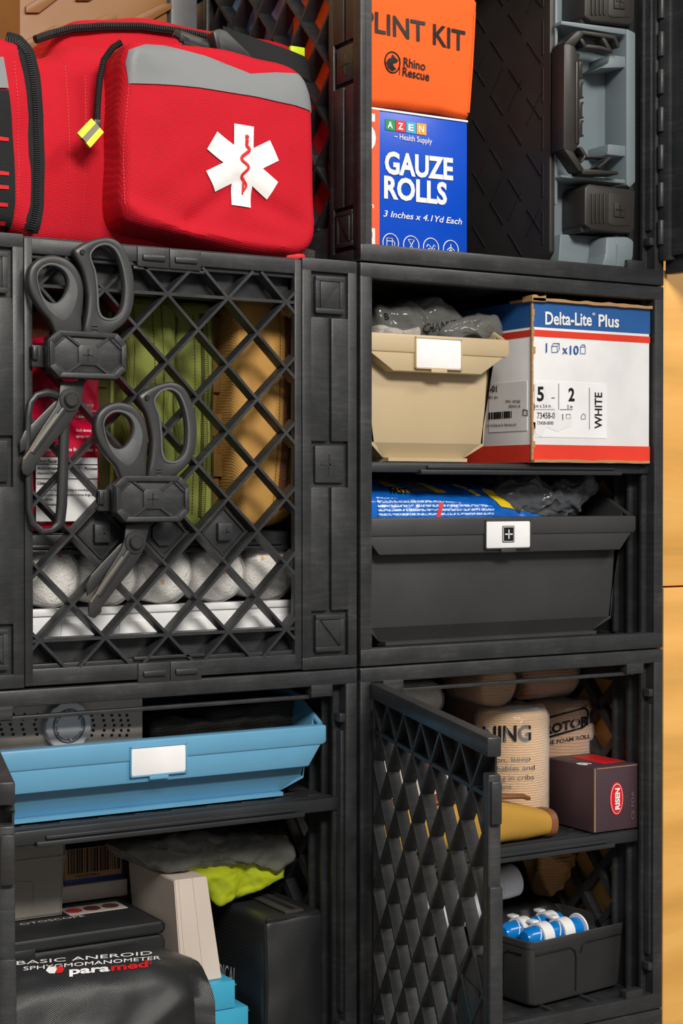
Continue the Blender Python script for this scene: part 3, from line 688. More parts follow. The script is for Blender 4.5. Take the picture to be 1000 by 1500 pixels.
# olive pouches
def strap(name, tr, pts, mat, par, off=.0012, d=(0, 1, 0), y=0., maxe=.005):
    b = B(); b.add(fill(pts, y, maxe=maxe)); drape(b, tr, d, off); return part(name, b, mat, par)
def stitch(name, tr, pts, mat, par, r=.0004, dash=.0026, d=(0, 1, 0), y=0.):
    b = B()
    for p, q in zip(pts, pts[1:]):
        p, q = V(p), V(q); n = max(1, int((q-p).length/dash))
        for i in range(n):
            a, c = p.lerp(q, i/n), p.lerp(q, (i+.62)/n); r3 = []
            for e in (a, c):
                h = tr.ray_cast(V((e.x, y, e.y))-V(d)*.3, V(d)); r3.append((h[0] if h[0] else V((e.x, y, e.y)))-V(d)*r*.6)
            b.tube(r3, r, 5)
    return part(name, b, mat, par)
def zipline(tr, pts, par, mat, r=.0016, w=.006, tape=m_web, d=(0, 1, 0), name='zipper'):
    """coil of a zip along a line draped on a surface, on a flat tape"""
    P = []
    for p, q in zip(pts, pts[1:]):
        p, q = V(p), V(q); n = max(2, int((q-p).length/.003))
        P += [p.lerp(q, i/n) for i in range(n)]
    P.append(V(pts[-1])); Q = []
    for e in P:
        h = tr.ray_cast(V((e.x, 0, e.y))-V(d)*.3, V(d)); Q.append((h[0] if h[0] else V((e.x, .02, e.y)))-V(d)*.0008)
    b = B(); lo = []
    for i, p in enumerate(Q):
        a, c = Q[max(0, i-1)], Q[min(len(Q)-1, i+1)]; t_ = (c-a).normalized(); s_ = t_.cross(V(d)).normalized()
        lo.append([p-s_*w-V(d)*.0003, p-s_*w*.4-V(d)*.001, p+s_*w*.4-V(d)*.001, p+s_*w-V(d)*.0003, p+s_*w+V(d)*.002, p-s_*w+V(d)*.002])
    b.loft(lo); z = part(name, b, tape, par)
    b = B(); acc = 0
    for i in range(len(Q)-1):
        p, q = Q[i], Q[i+1]; t_ = (q-p).normalized(); s_ = t_.cross(V(d)).normalized()
        for k in range(2):
            c = p.lerp(q, k/2)-V(d)*.0016; b.tube([c-s_*r*1.1, c+s_*r*1.1], .00062, 6)
    part('zip_teeth', b, mat, z); return z
z0 = .7735
t = thing('pouch', 'olive pouch with its shade painted in dark, left of the bright olive pouch', 'pouch', (-.178, .09, z0))
b = B(); pillow(b, rrect(-.205, -.1525, z0, .957, .008), .072, .14, .012, .004); b.noise(.002, 28, 2.); tr = tree_of(b); part('body', b, m_shadetrimolive, t)  # shade is put into the body colour here
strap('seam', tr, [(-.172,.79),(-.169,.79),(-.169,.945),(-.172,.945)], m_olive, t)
strap('webbing', tr, [(-.198,.885),(-.175,.885),(-.175,.9),(-.198,.9)], m_shadetrimolive, t, .002)
t = thing('pouch', 'bright olive pouch with vertical webbing behind the lower shears', 'pouch', (-.142, .09, z0))
b = B(); pillow(b, rrect(-.1652, -.122, z0, .957, .008), .05, .14, .010, .006); b.noise(.0022, 26, 5.); tr = tree_of(b); part('body', b, m_olive, t)
strap('webbing', tr, [(-.1615,.785),(-.1515,.785),(-.1495,.95),(-.1595,.95)], m_olive, t, .0016)
strap('webbing', tr, [(-.1375,.785),(-.1305,.785),(-.129,.95),(-.136,.95)], m_olive, t, .0016)
stitch('stitching', tr, [(-.146,.785),(-.1435,.95)], m_shadetrimolive, t)
t = thing('pouch', 'olive zip pouch standing right of the webbed olive pouch', 'pouch', (-.1035, .09, z0))
b = B(); pillow(b, rrect(-.1213, -.0868, z0, .9545, .008), .052, .14, .009, .005); b.noise(.002, 26, 8.); tr = tree_of(b); part('body', b, m_olive, t)
zipline(tr, [(-.1, .783), (-.0985, .945)], t, m_olive, .0012, .003, m_shadetrimolive)
stitch('stitching', tr, [(-.1085,.785),(-.107,.945)], m_shadetrimolive, t)
strap('binding', tr, [(-.0915,.79),(-.0885,.79),(-.088,.945),(-.091,.945)], m_shadetrimolive, t)
# coyote pouch
t = thing('pouch', 'coyote tan zip pouch with webbing loops at the right end of the shelf', 'pouch', (-.043, .09, z0))
b = B(); pillow(b, smooth_loop([(-.0705,.957),(-.04,.9605),(-.0095,.955),(-.0075,.87),(-.0095,.80),(-.025,.779),(-.05,.7735),(-.066,.782),(-.071,.82),(-.0725,.89)], 120), .043, .14, .012, .008); b.noise(.002, 26, 11.); tr = tree_of(b); part('body', b, m_coyote, t)
zipline(tr, [(-.0335,.790),(-.0315,.85),(-.0265,.945)], t, m_zipbrown, .0019, .0036, m_brownfab)
stitch('stitching', tr, [(-.0405,.79),(-.0390,.85),(-.0345,.95)], m_coyweb, t); stitch('stitching', tr, [(-.0245,.80),(-.019,.95)], m_coyweb, t)
b = B(); pillow(b, rrect(-.084, -.0725, z0+.002, .955, .005), .075, .14, .006, .001, 64, 4); b.noise(.0012, 30, 2.); tr2 = tree_of(b); part('side_panel', b, m_coyweb, t)
for zz in (.927, .884, .848, .815): b = B(); b.box(-.0845, -.0705, .0705, .0765, zz, zz+.019, .0012); part('webbing_loop', b, m_coyweb, t)
# gauze rolls under the shelf and their white trays
rx = [(36, 80), (80, 165), (165, 247), (247, 331), (331, 402), (402, 480)]
zt = .7152
tray = thing('tray', 'white plastic tray under the wrapped gauze rolls', 'tray', (-.145, .10, .6745))
b = B(); b.box(-.292, -.012, .030, .20, .6745, .6775, .001); b.box(-.292, -.012, .0285, .0315, .6745, .7125, .001); b.box(-.292, -.012, .197, .2, .6745, .7125, .001)
b.box(-.292, -.012, .0265, .0325, .7095, .7152, .0012); b.box(-.292, -.289, .03, .2, .6745, .7125, .001); b.box(-.015, -.012, .03, .2, .6745, .7125, .001); b.box(-.289, -.015, .03, .199, .7090, .7115, .0008)
for x in (-.262, -.215, -.168, -.121, -.074, -.030):
    b.prism([(x-.017,.678),(x+.017,.678),(x+.013,.704),(x-.013,.704)], .0275, .03, bev=.001)
part('shell', b, m_whiteplastic, tray)
for i in range(6):
    xc = -.2795+i*.0474; r = .0232
    t = thing('gauze_roll', ['leftmost white gauze roll on the white tray, by the left post', 'white gauze roll with a red fleck, below the red medicine pack', 'white gauze roll behind the blade tip of the lower shears', 'white gauze roll with yellow flecks, below the right badge plate', 'white gauze roll with one yellow fleck, second from the right end of the tray', 'white gauze roll at the right end of the tray, below the coyote pouch'][i], 'gauze roll', (xc, .1, .7155), 0, 'wrapped gauze rolls')
    b = B(); pr = [(0, 0), (.012, .0004), (r-.004, .0015), (r-.001, .005), (r, .012), (r, .12), (r-.003, .126), (0, .126)]
    zz = .7155+r
    b.lathe((xc, .036, zz), (0, 1, .0), pr, 48); b.noise(.0016, 90, i*3.); 
    trr = tree_of(b); gr = part('roll', b, m_gauze, t, ang=1.)
    for (dx, dz, m) in [[(.004, .012, m_redink)], [(.006, .016, m_redink)], [(.004, -.008, m_redink), (.008, .004, m_ink)], [(.008, .016, m_yellow), (-.004, -.006, m_yellow)], [(.002, 0, m_yellow)], [(-.01, .01, m_yellow)]][i]:
        q = B(); q.add(fill([(xc+dx+.0022*math.cos(a)*random.uniform(.4, 1.2), zz+dz+.002*math.sin(a)*random.uniform(.5, 1.2)) for a in [j*.8 for j in range(8)]], 0)); drape(q, trr, (0, 1, 0), .0006); part('fleck', q, m, gr)
    b = B(); b.lathe((xc, .0345, zz), (0, 1, 0), [(.008, 0), (r-.003, .0006), (r+.0009, .006), (r+.0009, .124), (r-.004, .131), (.003, .131)], 40); b.noise(.0011, 110, 20+i*2.); part('wrapper', b, m_film, t, ang=1.)
# ---------------------------------------------------------------- red bag on the crate
t = thing('first_aid_bag', 'red first aid bag with a white star of life on the closed crate', 'first aid bag', (-.2, .13, .9898))
zb = .9902
b = B(); pillow(b, smooth_loop([(-.43,1.14),(-.30,1.138),(-.2285,1.139),(-.20,1.1515),(-.16,1.153),(-.10,1.1508),(-.045,1.147),(-.014,1.1375),(.002,1.10),(.004,1.04),(.000,.999),(-.03,zb+.001),(-.2,zb),(-.42,zb)], 160), .062, .242, .02, .006, 160, 12)
b.noise(.0022, 22, 1.); trm = tree_of(b); body = part('main_body', b, m_red, t)
# raised lid above the top zipper
b = B(); pillow(b, smooth_loop(px2([(66,70),(80,50),(105,36),(150,32),(205,31),(260,38),(320,50),(380,62),(418,72),(436,88),(440,130),(300,160),(80,150)], .135), 120), .118, .236, .012, .003, 120, 10); b.noise(.0018, 26, 12.); part('lid', b, m_red, t)
# right pocket
b = B(); PO = smooth_loop([W2 for W2 in px2([(186,72),(216,60),(300,64),(380,82),(438,100),(458,135),(464,210),(466,300),(462,352),(441,371),(385,372),(320,360),(250,342),(205,332),(183,312),(180,240),(181,150)], .02)], 160)
pillow(b, PO, .02, .085, .010, .005, 160, 16)
def pin(c): return 1.
b.noise(.0016, 34, 4.)
for v in b.bm.verts:                                      # soft creases running down from the star
    for (x0, z0, x1, z1, a, w) in ((-.085,1.045,-.125,1.012,.004,.008), (-.07,1.035,-.03,1.02,.0035,.009), (-.176,1.02,-.13,1.004,-.004,.006), (-.10,1.07,-.16,1.02,.002,.012), (-.13,1.004,-.04,.999,-.003,.005)):
        p = V((v.co.x-x0, v.co.z-z0)); d_ = V((x1-x0, z1-z0)); tt = max(0, min(1, p.dot(d_)/d_.length_squared)); q = (p-d_*tt).length
        v.co.y += a*math.exp(-(q/w)**2) if v.co.y < .05 else 0
trp = tree_of(b); pocket = part('front_pocket', b, m_red, t)
sil = px2([(189,122),(186,90),(190,72),(215,64),(240,66),(300,82),(325,92),(344,105),(365,109),(402,106),(438,108),(446,118),(455,140),(461,164),(430,155),(370,143),(290,130),(230,124)], .02)
strap('reflective_strip', trp, sil, m_silver, pocket, .0012)
stitch('stitching', trp, px2([(190,119),(240,122),(300,128),(370,140),(458,161)], .02), m_white, pocket, .00035, .0022)
stitch('stitching', trp, px2([(190,122),(184,200),(184,300)], .02), m_redink, pocket)
def star(cx, cz, R, w):
    o = []
    for k in range(6):
        a = math.radians(90+60*k); d = V((math.cos(a), math.sin(a))); n = V((-d.y, d.x)); c = V((cx, cz))
        o += [c+d*R-n*w, c+d*R+n*w]
        a2 = a+math.radians(30); o.append(c+V((math.cos(a2), math.sin(a2)))*w*2.0)
    return [tuple(p) for p in o]
sc = W(352, 244, .02)
b = B()
for k in range(3):
    a = math.radians(90+60*k); d_ = V((math.cos(a), math.sin(a)))*.0318; n_ = V((-math.sin(a), math.cos(a)))*.0086; c_ = V((sc.x, sc.z))
    b.add(fill([(p.x+(p.y-sc.z)*.02, p.y-(p.x-sc.x)*.04) for p in (c_-d_-n_, c_-d_+n_, c_+d_+n_, c_+d_-n_)], -.0001*k, maxe=.003))
drape(b, trp, (0, 1, 0), .0012); st = part('star_of_life', b, m_white, pocket)
b = B(); pts = [W(354+6.5*math.sin(k*.42+.6)*(1-k/60), 217+k*1.75, .02) for k in range(38)]
q = B(); q.tube([(p.x, 0, p.z) for p in pts], [.0009+.0006*(1-k/38) for k in range(38)], 8)
o0, o1 = W(357, 206, .02), W(352, 286, .02); q.tube([(o0.x, 0, o0.z), (o1.x, 0, o1.z)], [.0016, .0007], 8); q.lathe((o0.x, 0, o0.z), (0, 0, 1), [(0, 0), (.0018, .001), (.0018, .003), (0, .004)], 10)
for v in q.bm.verts:
    h = trp.ray_cast(V((v.co.x, -.3, v.co.z)), V((0, 1, 0))); v.co.y = (h[0].y if h[0] else .02)-.0016+v.co.y*.1
part('snake_and_staff', q, m_redink, st)
# pocket side zip and its neon pull
p = W(171, 66, .03); 
b = B(); pa = [W(x, y, Y) for x, y, Y in [(178,62,.033),(165,70,.036),(152,88,.042),(146,115,.044),(143,150,.045),(142,180,.045)]]
b.tube([tuple(v) for v in pa], .0026, 10); zp = part('pocket_zipper', b, m_web, t)
b = B()
for u in range(len(pa)-1):
    n = max(2, int((pa[u+1]-pa[u]).length/.0016))
    for i in range(n):
        c = pa[u].lerp(pa[u+1], i/n)+V((-.0012, -.0022, 0)); dd_ = (pa[u+1]-pa[u]).normalized().cross(V((0, 1, 0))); b.tube([c-dd_*.0013, c+dd_*.0013], .0005, 6)
part('zip_teeth', b, m_zip, zp)
b = B(); c0 = W(136, 186, .035); c1 = W(126, 207, .030)
def pull(a, c, w, th=.0025):
    d_ = (c-a); b = B(); u_ = V((d_.z, 0, -d_.x)).normalized()*w
    b.loft([[a-u_+V((0, -th, 0)), a+u_+V((0, -th, 0)), a+u_+V((0, th, 0)), a-u_+V((0, th, 0))], [c-u_*1.05+V((0, -th, 0)), c+u_*1.05+V((0, -th, 0)), c+u_*1.05+V((0, th, 0)), c-u_*1.05+V((0, th, 0))]]); return b
n_ = part('zip_pull', pull(W(142, 184, .034), W(122, 206, .030), .0068, .0014), m_neon, zp, label='neon yellow zip pull with a gray stripe')
part('pull_stripe', pull(W(142, 184, .034), W(122, 206, .030), .0021, .0020), m_graystripe, zp)
b = B(); b.box(W(136,180,.036).x, W(146,180,.036).x, .033, .039, W(140,192,.036).z, W(140,175,.036).z, .001); part('zip_slider', b, m_zip, zp)
# left pocket with the big vertical zip
b = B(); PL = smooth_loop(px2([(-160,70),(-60,52),(10,52),(42,62),(60,95),(66,150),(66,250),(62,320),(50,346),(10,340),(-80,330),(-160,320)], .02), 140)
pillow(b, PL, .014, .085, .016, .006, 140, 14); b.noise(.0016, 30, 9.); trl = tree_of(b); lp_ = part('left_pocket', b, m_red, t)
zipline(trl, px2([(14,55),(28,60),(39,78),(46,110),(52,170),(54,240),(53,300),(47,338)], .014), t, m_zip, .0019, .0062, m_web, name='front_zipper')
stitch('stitching', trl, px2([(20,90),(24,150),(26,250),(22,330)], .014), m_redink, lp_)
wb = strap('webbing_panel', trl, px2([(-60,134),(9,134),(13,170),(18,230),(20,300),(18,338),(-60,330)], .014), m_web, lp_, .0018)
for yy_ in (205, 255, 275, 300, 326):
    q = px2([(-8, yy_-3), (9, yy_-1), (9, yy_+4), (-8, yy_+3)], .014); b = B(); b.prism(q, 0, .003)
    drape(b, trl, (0, 1, 0), .0026); part('webbing_slot', b, m_redink, wb)
strap('reflective_strip', trl, px2([(-60,84),(4,84),(9,131),(-60,131)], .014), m_silver, lp_, .0018)
# seams of the middle panel
stitch('stitching', trm, px2([(97,90),(98,180),(99,330)], .06), m_redink, body); stitch('stitching', trm, px2([(125,110),(122,200),(122,330)], .06), m_redink, body)
b = B(); tp = [W(x, y, Y) for x, y, Y in [(52,58,.10),(75,50,.11),(105,42,.113),(150,39,.113),(205,39,.113),(260,46,.113),(320,58,.113),(380,71,.113),(418,81,.113),(440,92,.115)]]
b.tube([tuple(v) for v in tp], .0034, 10, flat=.7); zt_ = part('top_zipper', b, m_web, t)
b = B()
for u in range(len(tp)-1):
    n = max(2, int((tp[u+1]-tp[u]).length/.0019))
    for i in range(n):
        c = tp[u].lerp(tp[u+1], i/n)+V((0, -.004, .0008)); b.tube([c-V((0, 0, .0018)), c+V((0, 0, .0018))], .00055, 6)
part('zip_teeth', b, m_zip, zt_)
# strap and side release buckle across the top
b = B(); P_ = [W(x, y, Y) for x, y, Y in [(325,58,.05),(350,68,.045),(385,80,.04),(420,92,.036),(444,102,.04),(450,108,.05)]]
lo = [[p+V((0, -.001, .0105)), p+V((0, -.002, .0105)), p+V((.001, -.004, -.0085)), p+V((.001, -.0025, -.0085))] for p in P_]
b.loft(lo); part('strap', b, m_web, t)
b = B(); q0 = W(263, 53, .048); q1 = W(312, 70, .045); b.tube([tuple(q0), tuple(q1)], .0048, 10, flat=.5); b.tube([tuple(W(255,48,.05)), tuple(W(275,60,.048))], .0036, 8); 
b.tube([tuple(W(268,64,.046)), tuple(W(310,76,.044))], .0026, 8)
bk = part('buckle', b, m_black, t)
def slab(pts, y0, y1): q = B(); q.prism(px2(pts, .042), y0, y1, bev=.0012); return q
part('buckle_socket', slab([(306,48),(318,44),(328,48),(362,82),(364,88),(345,88),(330,80),(312,78),(316,64)], .036, .048), m_black, bk)
part('buckle_bar', slab([(304,50),(311,46),(316,74),(310,78)], .032, .045), m_black, bk)
a_ = W(434, 68, .062); b = B(); b.box(W(424,70,.062).x, W(445,70,.062).x, .060, .064, W(430,83,.062).z, W(430,68,.062).z, .001); part('pull_tab', b, m_neon, t, label='neon yellow pull tab at the right end of the top zipper')
b = B(); b.box(W(427,70,.062).x, W(445,70,.062).x, .0605, .064, W(430,99,.062).z, W(430,83,.062).z, .001); part('pull_tab', b, m_graystripe, t)
b = B(); b.box(-.036, -.018, .026, .06, .9900, .9965, .002); part('foot_tab', b, m_redink, t)
b = B(); pillow(b, [(-.012, .9905), (.006, .9905), (.006, 1.004), (-.006, 1.006)], .05, .12, .003, 0, 40, 3); part('corner_mesh', b, m_blackmesh, t)
# tan case behind the bag
t = thing('hard_case', 'tan hard case with raised slanted ribs behind the red bag', 'case', (-.2, .30, .9905))
x1 = W(247, 30, .255).x
b = B(); b.box(W(28, 40, .255).x, x1, .255, .335, .9905, 1.3, .004); part('body', b, m_tancase, t)
b = B()
for (xa_, xb_, y1_, y2_) in ((32,95,62,32), (105,170,44,16), (185,250,30,0), (36,90,10,-20), (110,170,-8,-36)):
    b.prism(px2([(xa_, y1_), (xb_-16, y2_+6), (xb_, y2_+6), (xb_, y2_+14), (xa_+20, y1_+10), (xa_, y1_+10)], .255), .2515, .256, bev=.001)
part('rib', b, m_tancase, t)
b = B(); b.box(x1+.0008, W(288, 20, .255).x, .252, .33, .9905, 1.3, .003); part('end_cap', b, m_graysteel, t, label='gray end of the tan case')
# ---------------------------------------------------------------- upper right crate
y = .030; zf = 1.0022
fl = 1.0022
b = B(); xl = .0288; xr = W(684, 300, y).x; zt = 1.1232; xm = W(555, 300, y).x
t = thing('gauze_box', 'blue and orange carton of gauze rolls under the orange splint pouch', 'box', ((xl+xr)/2, .08, zf))
b = B(); b.box(xl, xr, y, y+.115, zf, zt, .0008); bx = part('carton', b, m_azblue, t)
b = B(); b.box(xl+.0002, xm, y-.0006, y+.0005, zf+.0004, zt-.0004); sp = part('side_band', b, m_azred, t, label='orange left end of the carton front')
b = B(); b.box(xl-.0004, xl+.0005, y-.0004, y+.1145, zf+.0006, zt-.0006); part('side_face', b, m_redink, t)
q = px2([(553,158),(684,178),(684,181),(553,161)], y); b = B(); b.prism([(xl, zt-.0012), (xr, zt-.0012), (xr, zt+.0004), (xl, zt+.0004)], y-.001, y+.002); part('top_edge', b, m_paper, t)
def TP(s, p0, p1, h, par, mat=m_white, Y=y, **k): return part('lettering', tpx(s, p0, p1, h, Y-.0004, **k), mat, par)
for i, (c, m) in enumerate((('A', m_green), ('Z', m_redsq), ('E', m_cyan), ('N', m_yellow))):
    x0 = 564+15.2*i; d_ = (x0-564)*.135
    b = B(); b.prism(px2([(x0, 174+d_), (x0+14, 175.7+d_), (x0+14, 191.5+d_+.8), (x0, 190+d_)], y), y-.0006, y+.0002); bq = part('logo_tile', b, m, t)
    part('lettering', tpx(c, (x0+3.2, 187+d_), (x0+10.8, 188+d_), 9.5, y-.0007, bold=.03), m_white, bq)
TP('~ Health Supply', (577, 203), (632, 211), 8.5, bx, bold=0.)
TP('GAUZE', (563, 253), (663, 263), 32, bx, bold=.035); TP('ROLLS', (562, 289), (654, 299), 32, bx, bold=.035)
TP('3 Inches x 4.1Yd Each', (561, 317), (676, 329), 9.5, bx, bold=.005, shear=.25)
for i, x in enumerate((572, 602, 631, 660)):
    c = W(x, 356+i*3.2, y-.0006); r = .0078; b = B(); b.tube([(c.x+r*math.cos(k*math.pi/18), c.y, c.z+r*math.sin(k*math.pi/18)) for k in range(36)], .00045, 6, closed=True)
    ic = part('icon_ring', b, m_white, bx)
    b = B()
    def ln(*pp): b.tube([(c.x+a*r, c.y, c.z+e*r) for a, e in pp], .0004, 6)
    if i == 0: ln((-.5,-.5),(-.5,.5),(.2,.5),(.2,-.5),(-.5,-.5)); ln((-.45,.2),(.15,.2)); ln((.2,.3),(.5,.1),(.5,-.4),(.2,-.4))
    elif i == 1: ln((-.4,.6),(.4,.6),(-.35,-.6),(.4,-.6),(-.4,.6)); ln((-.4,-.6),(.4,-.6))
    elif i == 2: ln((-.6,0),(-.4,.3),(-.1,.1),(.1,-.2),(.4,.3),(.6,.1)); ln((-.5,-.3),(-.2,-.1),(.1,-.4),(.5,-.1))
    else: ln((0,-.6),(0,.6)); ln((-.5,-.1),(0,.3),(.5,-.1)); ln((-.5,-.4),(0,0),(.5,-.4))
    part('icon', b, m_white, ic)
TP('5', (531, 215), (550, 217), 50, sp, bold=.04); TP('s', (531, 248), (544, 249), 10, sp, bold=.02); TP('th', (533, 304), (547, 305), 9, sp, bold=0.)
b = B(); b.prism(px2([(528, 333), (548, 335), (548, 367), (528, 365)], y), y-.0012, y); wl = part('label', b, m_paper, sp)
part('lettering', tpx('al', (533, 347), (545, 348), 9, y-.0014, bold=0.), m_azred, wl); part('lettering', tpx('g', (532, 359), (538, 360), 9, y-.0014, bold=0.), m_azred, wl)
# splint pouch
t = thing('splint_pouch', 'orange zip pouch lettered in black, lying on the gauze box', 'pouch', (.09, .09, zt+.0008))
b = B(); pillow(b, px2([(500,150),(560,157),(640,164),(686,174),(690,150),(694,80),(698,2),(690,-10),(600,-24),(500,-40)], .03), .026, .135, .008, .003, 120, 12)
for v in b.bm.verts: v.co.z = max(v.co.z, zt+.0006); v.co.x = max(v.co.x, .0310)
b.noise(.0014, 30, 6.)
for v in b.bm.verts: v.co.z = max(v.co.z, zt+.0006); v.co.x = max(v.co.x, .0310)
tr = tree_of(b); pb = part('body', b, m_orange, t)
def drtext(s, p0, p1, h, tr, par, mat, Y=.03, off=.0008, d=(0, 1, 0), **k):
    b = tpx(s, p0, p1, h, Y, maxe=.003, **k)
    for v in b.bm.verts: v.co.y = 0
    drape(b, tr, d, off); return part('lettering', b, mat, par)
def sltext(s, p0, p1, h, tr, par, mat, Y=.03, off=.0008, **k):     # as drtext, following a sloping baseline
    a = W(*p0, Y); c = W(*p1, Y); hh = (W(p0[0], p0[1]-h, Y)-a).length
    b = text(s, a, c-a, V((0, 0, 1)), hh, (c-a).length, maxe=.003, **k)
    for v in b.bm.verts: v.co.y = 0
    drape(b, tr, (0, 1, 0), off); return part('lettering', b, mat, par)
sltext('SPLINT KIT', (507, 42), (676, 77), 31, tr, pb, m_ink, bold=.02)
sltext('Rhino', (584, 99), (616, 106), 13, tr, pb, m_ink, bold=.02); sltext('Rescue', (583, 113), (622, 121), 13, tr, pb, m_ink, bold=.02)
c = W(568, 94, .03); lo = []
def drtube(P, r, name, mat, par):
    b = B(); Q = []
    for p in P:
        h = tr.ray_cast(V((p[0], -.3, p[1])), V((0, 1, 0))); Q.append((h[0] if h[0] else V((p[0], .026, p[1])))-V((0, .0003, 0)))
    b.tube(Q, r, 6, closed=(name == 'logo_ring')); return part(name, b, mat, par)
lr = drtube([(c.x+.0075*math.cos(k*math.pi/18), c.z+.0085*math.sin(k*math.pi/18)) for k in range(36)], .0007, 'logo_ring', m_ink, pb)
b = B(); b.add(fill([(c.x+.0075*p[0], c.z+.0085*p[1]) for p in [(-.9,-.1),(-.6,-.6),(0,-.85),(.5,-.6),(.1,-.35),(.0,-.1),(.5,.0),(.75,.25),(.3,.5),(-.1,.8),(-.15,.4),(-.6,.3)]], 0)); drape(b, tr, (0, 1, 0), .0008); part('logo_head', b, m_ink, pb)
drtube([(W(579,88,.03).x, W(579,88,.03).z), (W(579,112,.03).x, W(579,112,.03).z)], .0004, 'logo_bar', m_ink, pb)
drtube([(p[0], p[1]) for p in px2([(683,166),(687,100),(690,20)], .03)], .0014, 'piping', m_orange, pb)
# parcels further back, seen through the side lattice
t = solo('parcel', (lambda b: b.noise(.004, 30, 3.))(pillow(B(), rrect(.032, .15, zf, 1.30, .01), .150, .215, .012, .004)), m_purple, 'mauve film parcel behind the splint pouch, seen through the side lattice', 'parcel', (.09, .18, zf))
t = solo('parcel', (lambda b: b.noise(.004, 30, 8.))(pillow(B(), rrect(.032, .15, zf, 1.30, .01), .225, .305, .012, .004)), m_skyfilm, 'pale blue film parcel at the back of the upper crate, seen through the side lattice', 'parcel', (.09, .265, zf))
# ---------------------------------------------------------------- gray tool case standing on edge
Y0 = .016; px8 = lambda pts, Y=Y0: px2([(760+x*.26667, y*.26667) for x, y in pts], Y)
xl = W(812, 200, Y0).x; xr = W(929, 200, Y0).x; zb = 1.0022; zt = 1.306
t = thing('tool_case', 'gray tool case with black lid, handle and latches standing on its end', 'tool case', ((xl+xr)/2, .15, zb))
b = B(); b.box(xl+.002, xr, Y0+.022, .27, zb+.012, zt, .003); b.box(xl, xl+.003, Y0-.001, .27, W(815,300,Y0).z, zt, .001)
# front frame: recess, ledges, right rail
def bp(pts, ya, yb, bev=.0012): b.prism(px8(pts, Y0+ya), Y0+ya, Y0+yb, bev=bev)
bp([(232,112),(590,158),(590,192),(500,180),(232,135)], -.010, .03); bp([(232,960),(585,985),(585,1010),(490,1000),(232,975)], -.010, .03)
bp([(590,155),(640,180),(640,1000),(610,1030),(590,1015)], -.008, .03)
bp([(500,300),(590,310),(590,370),(450,375),(490,345)], -.006, .03); bp([(490,790),(588,800),(588,860),(485,850)], -.006, .03)
bp([(228,1285),(480,1300),(470,1480),(400,1500),(210,1500)], .012, .06); bp([(480,1300),(600,1298),(635,1320),(630,1420),(600,1470),(450,1476),(475,1400)], -.012, .03, .003)
b.tube([tuple(W(760+538*.26667, yy*.26667, Y0-.012)) for yy in (1345, 1400, 1440, 1470)], .0016, 6)
part('body', b, m_gray, t)
# broad lid face turned to the left
b = B(); xa = W(805, 200, Y0).x
pg = [(Y0, zt), (Y0, zb+.012), (Y0+.010, zb+.003), (.262, zb+.003), (.27, zb+.012), (.27, zt)]
b.prism([(p[0], p[1]) for p in pg], xa, xl+.001, ax='x', bev=.002); ld = part('lid', b, m_brownblack, t)
b = B()
def dash(p, q):
    p, q = V(p), V(q); d_ = (q-p).normalized(); n = V((-d_.y, d_.x))*.0005
    b.prism([tuple(p+n), tuple(q+n), tuple(q-n), tuple(p-n)], xa-.0007, xa+.0005, ax='x')
k = -6
while k < 12:
    for (s_) in (1, -1):
        base = 1.02+.05*k
        for i in range(9):
            ya_ = Y0+.012+i*.028; yb_ = ya_+.020
            za_ = base+s_*(ya_-Y0)*1.15; zb2 = base+s_*(yb_-Y0)*1.15
            if min(za_, zb2) > zb+.012 and max(za_, zb2) < zt and yb_ < .262 and (s_ > 0 or (i+k) % 2): dash((ya_, za_), (yb_, zb2))
    k += 1
for i in range(7): dash((Y0+.0095, zb+.02+i*.042), (Y0+.0095, zb+.05+i*.042))
part('tread_rib', b, m_black, ld)
# handle
OH = px8([(272,235),(345,165),(525,190),(560,245),(552,262),(520,292),(450,275),(370,262),(340,300),(330,345),(345,760),(372,850),(480,860),(520,870),(550,905),(550,955),(350,940),(270,830)])
b = B(); n_ = len(OH)
def hp(pts, ya, yb, bev=.0014): b.prism(px8(pts, Y0+ya), Y0+ya, Y0+yb, bev=bev)
hp([(248,240),(300,235),(335,330),(335,790),(300,840),(245,820)], -.022, -.004)
hp([(248,240),(320,168),(350,165),(360,190),(300,262)], -.022, -.006); hp([(340,165),(530,190),(556,245),(556,262),(540,262),(525,215),(355,190)], -.020, -.004)
hp([(360,262),(450,272),(520,292),(515,270),(455,250),(375,240)], -.020, -.006); hp([(450,200),(475,202),(520,285),(495,285)], -.019, -.006)
hp([(300,262),(340,300),(330,320),(292,290)], -.019, -.005); hp([(335,215),(350,205),(378,250),(360,262)], -.018, -.006)
hp([(245,815),(300,830),(360,930),(350,945),(330,940)], -.022, -.006); hp([(345,925),(545,940),(552,958),(350,960)], -.020, -.004)
hp([(370,850),(480,860),(480,872),(375,868)], -.019, -.006); hp([(505,855),(520,862),(450,925),(425,920)], -.019, -.006); hp([(330,810),(345,800),(380,855),(350,895),(335,888),(362,855)], -.018, -.006)
hp([(312,335),(330,335),(330,790),(312,790)], -.0235, -.006)
hd = part('handle', b, m_brownblack, t)
b = B()
for i, yy in enumerate((370, 480, 590, 690)):
    b.prism(px8([(328,yy-35),(362,yy-30),(350,yy-12),(350,yy+45),(362,yy+58),(328,yy+62)], Y0-.020), Y0-.020, Y0-.008, bev=.001)
part('finger_grip', b, m_brownblack, hd)
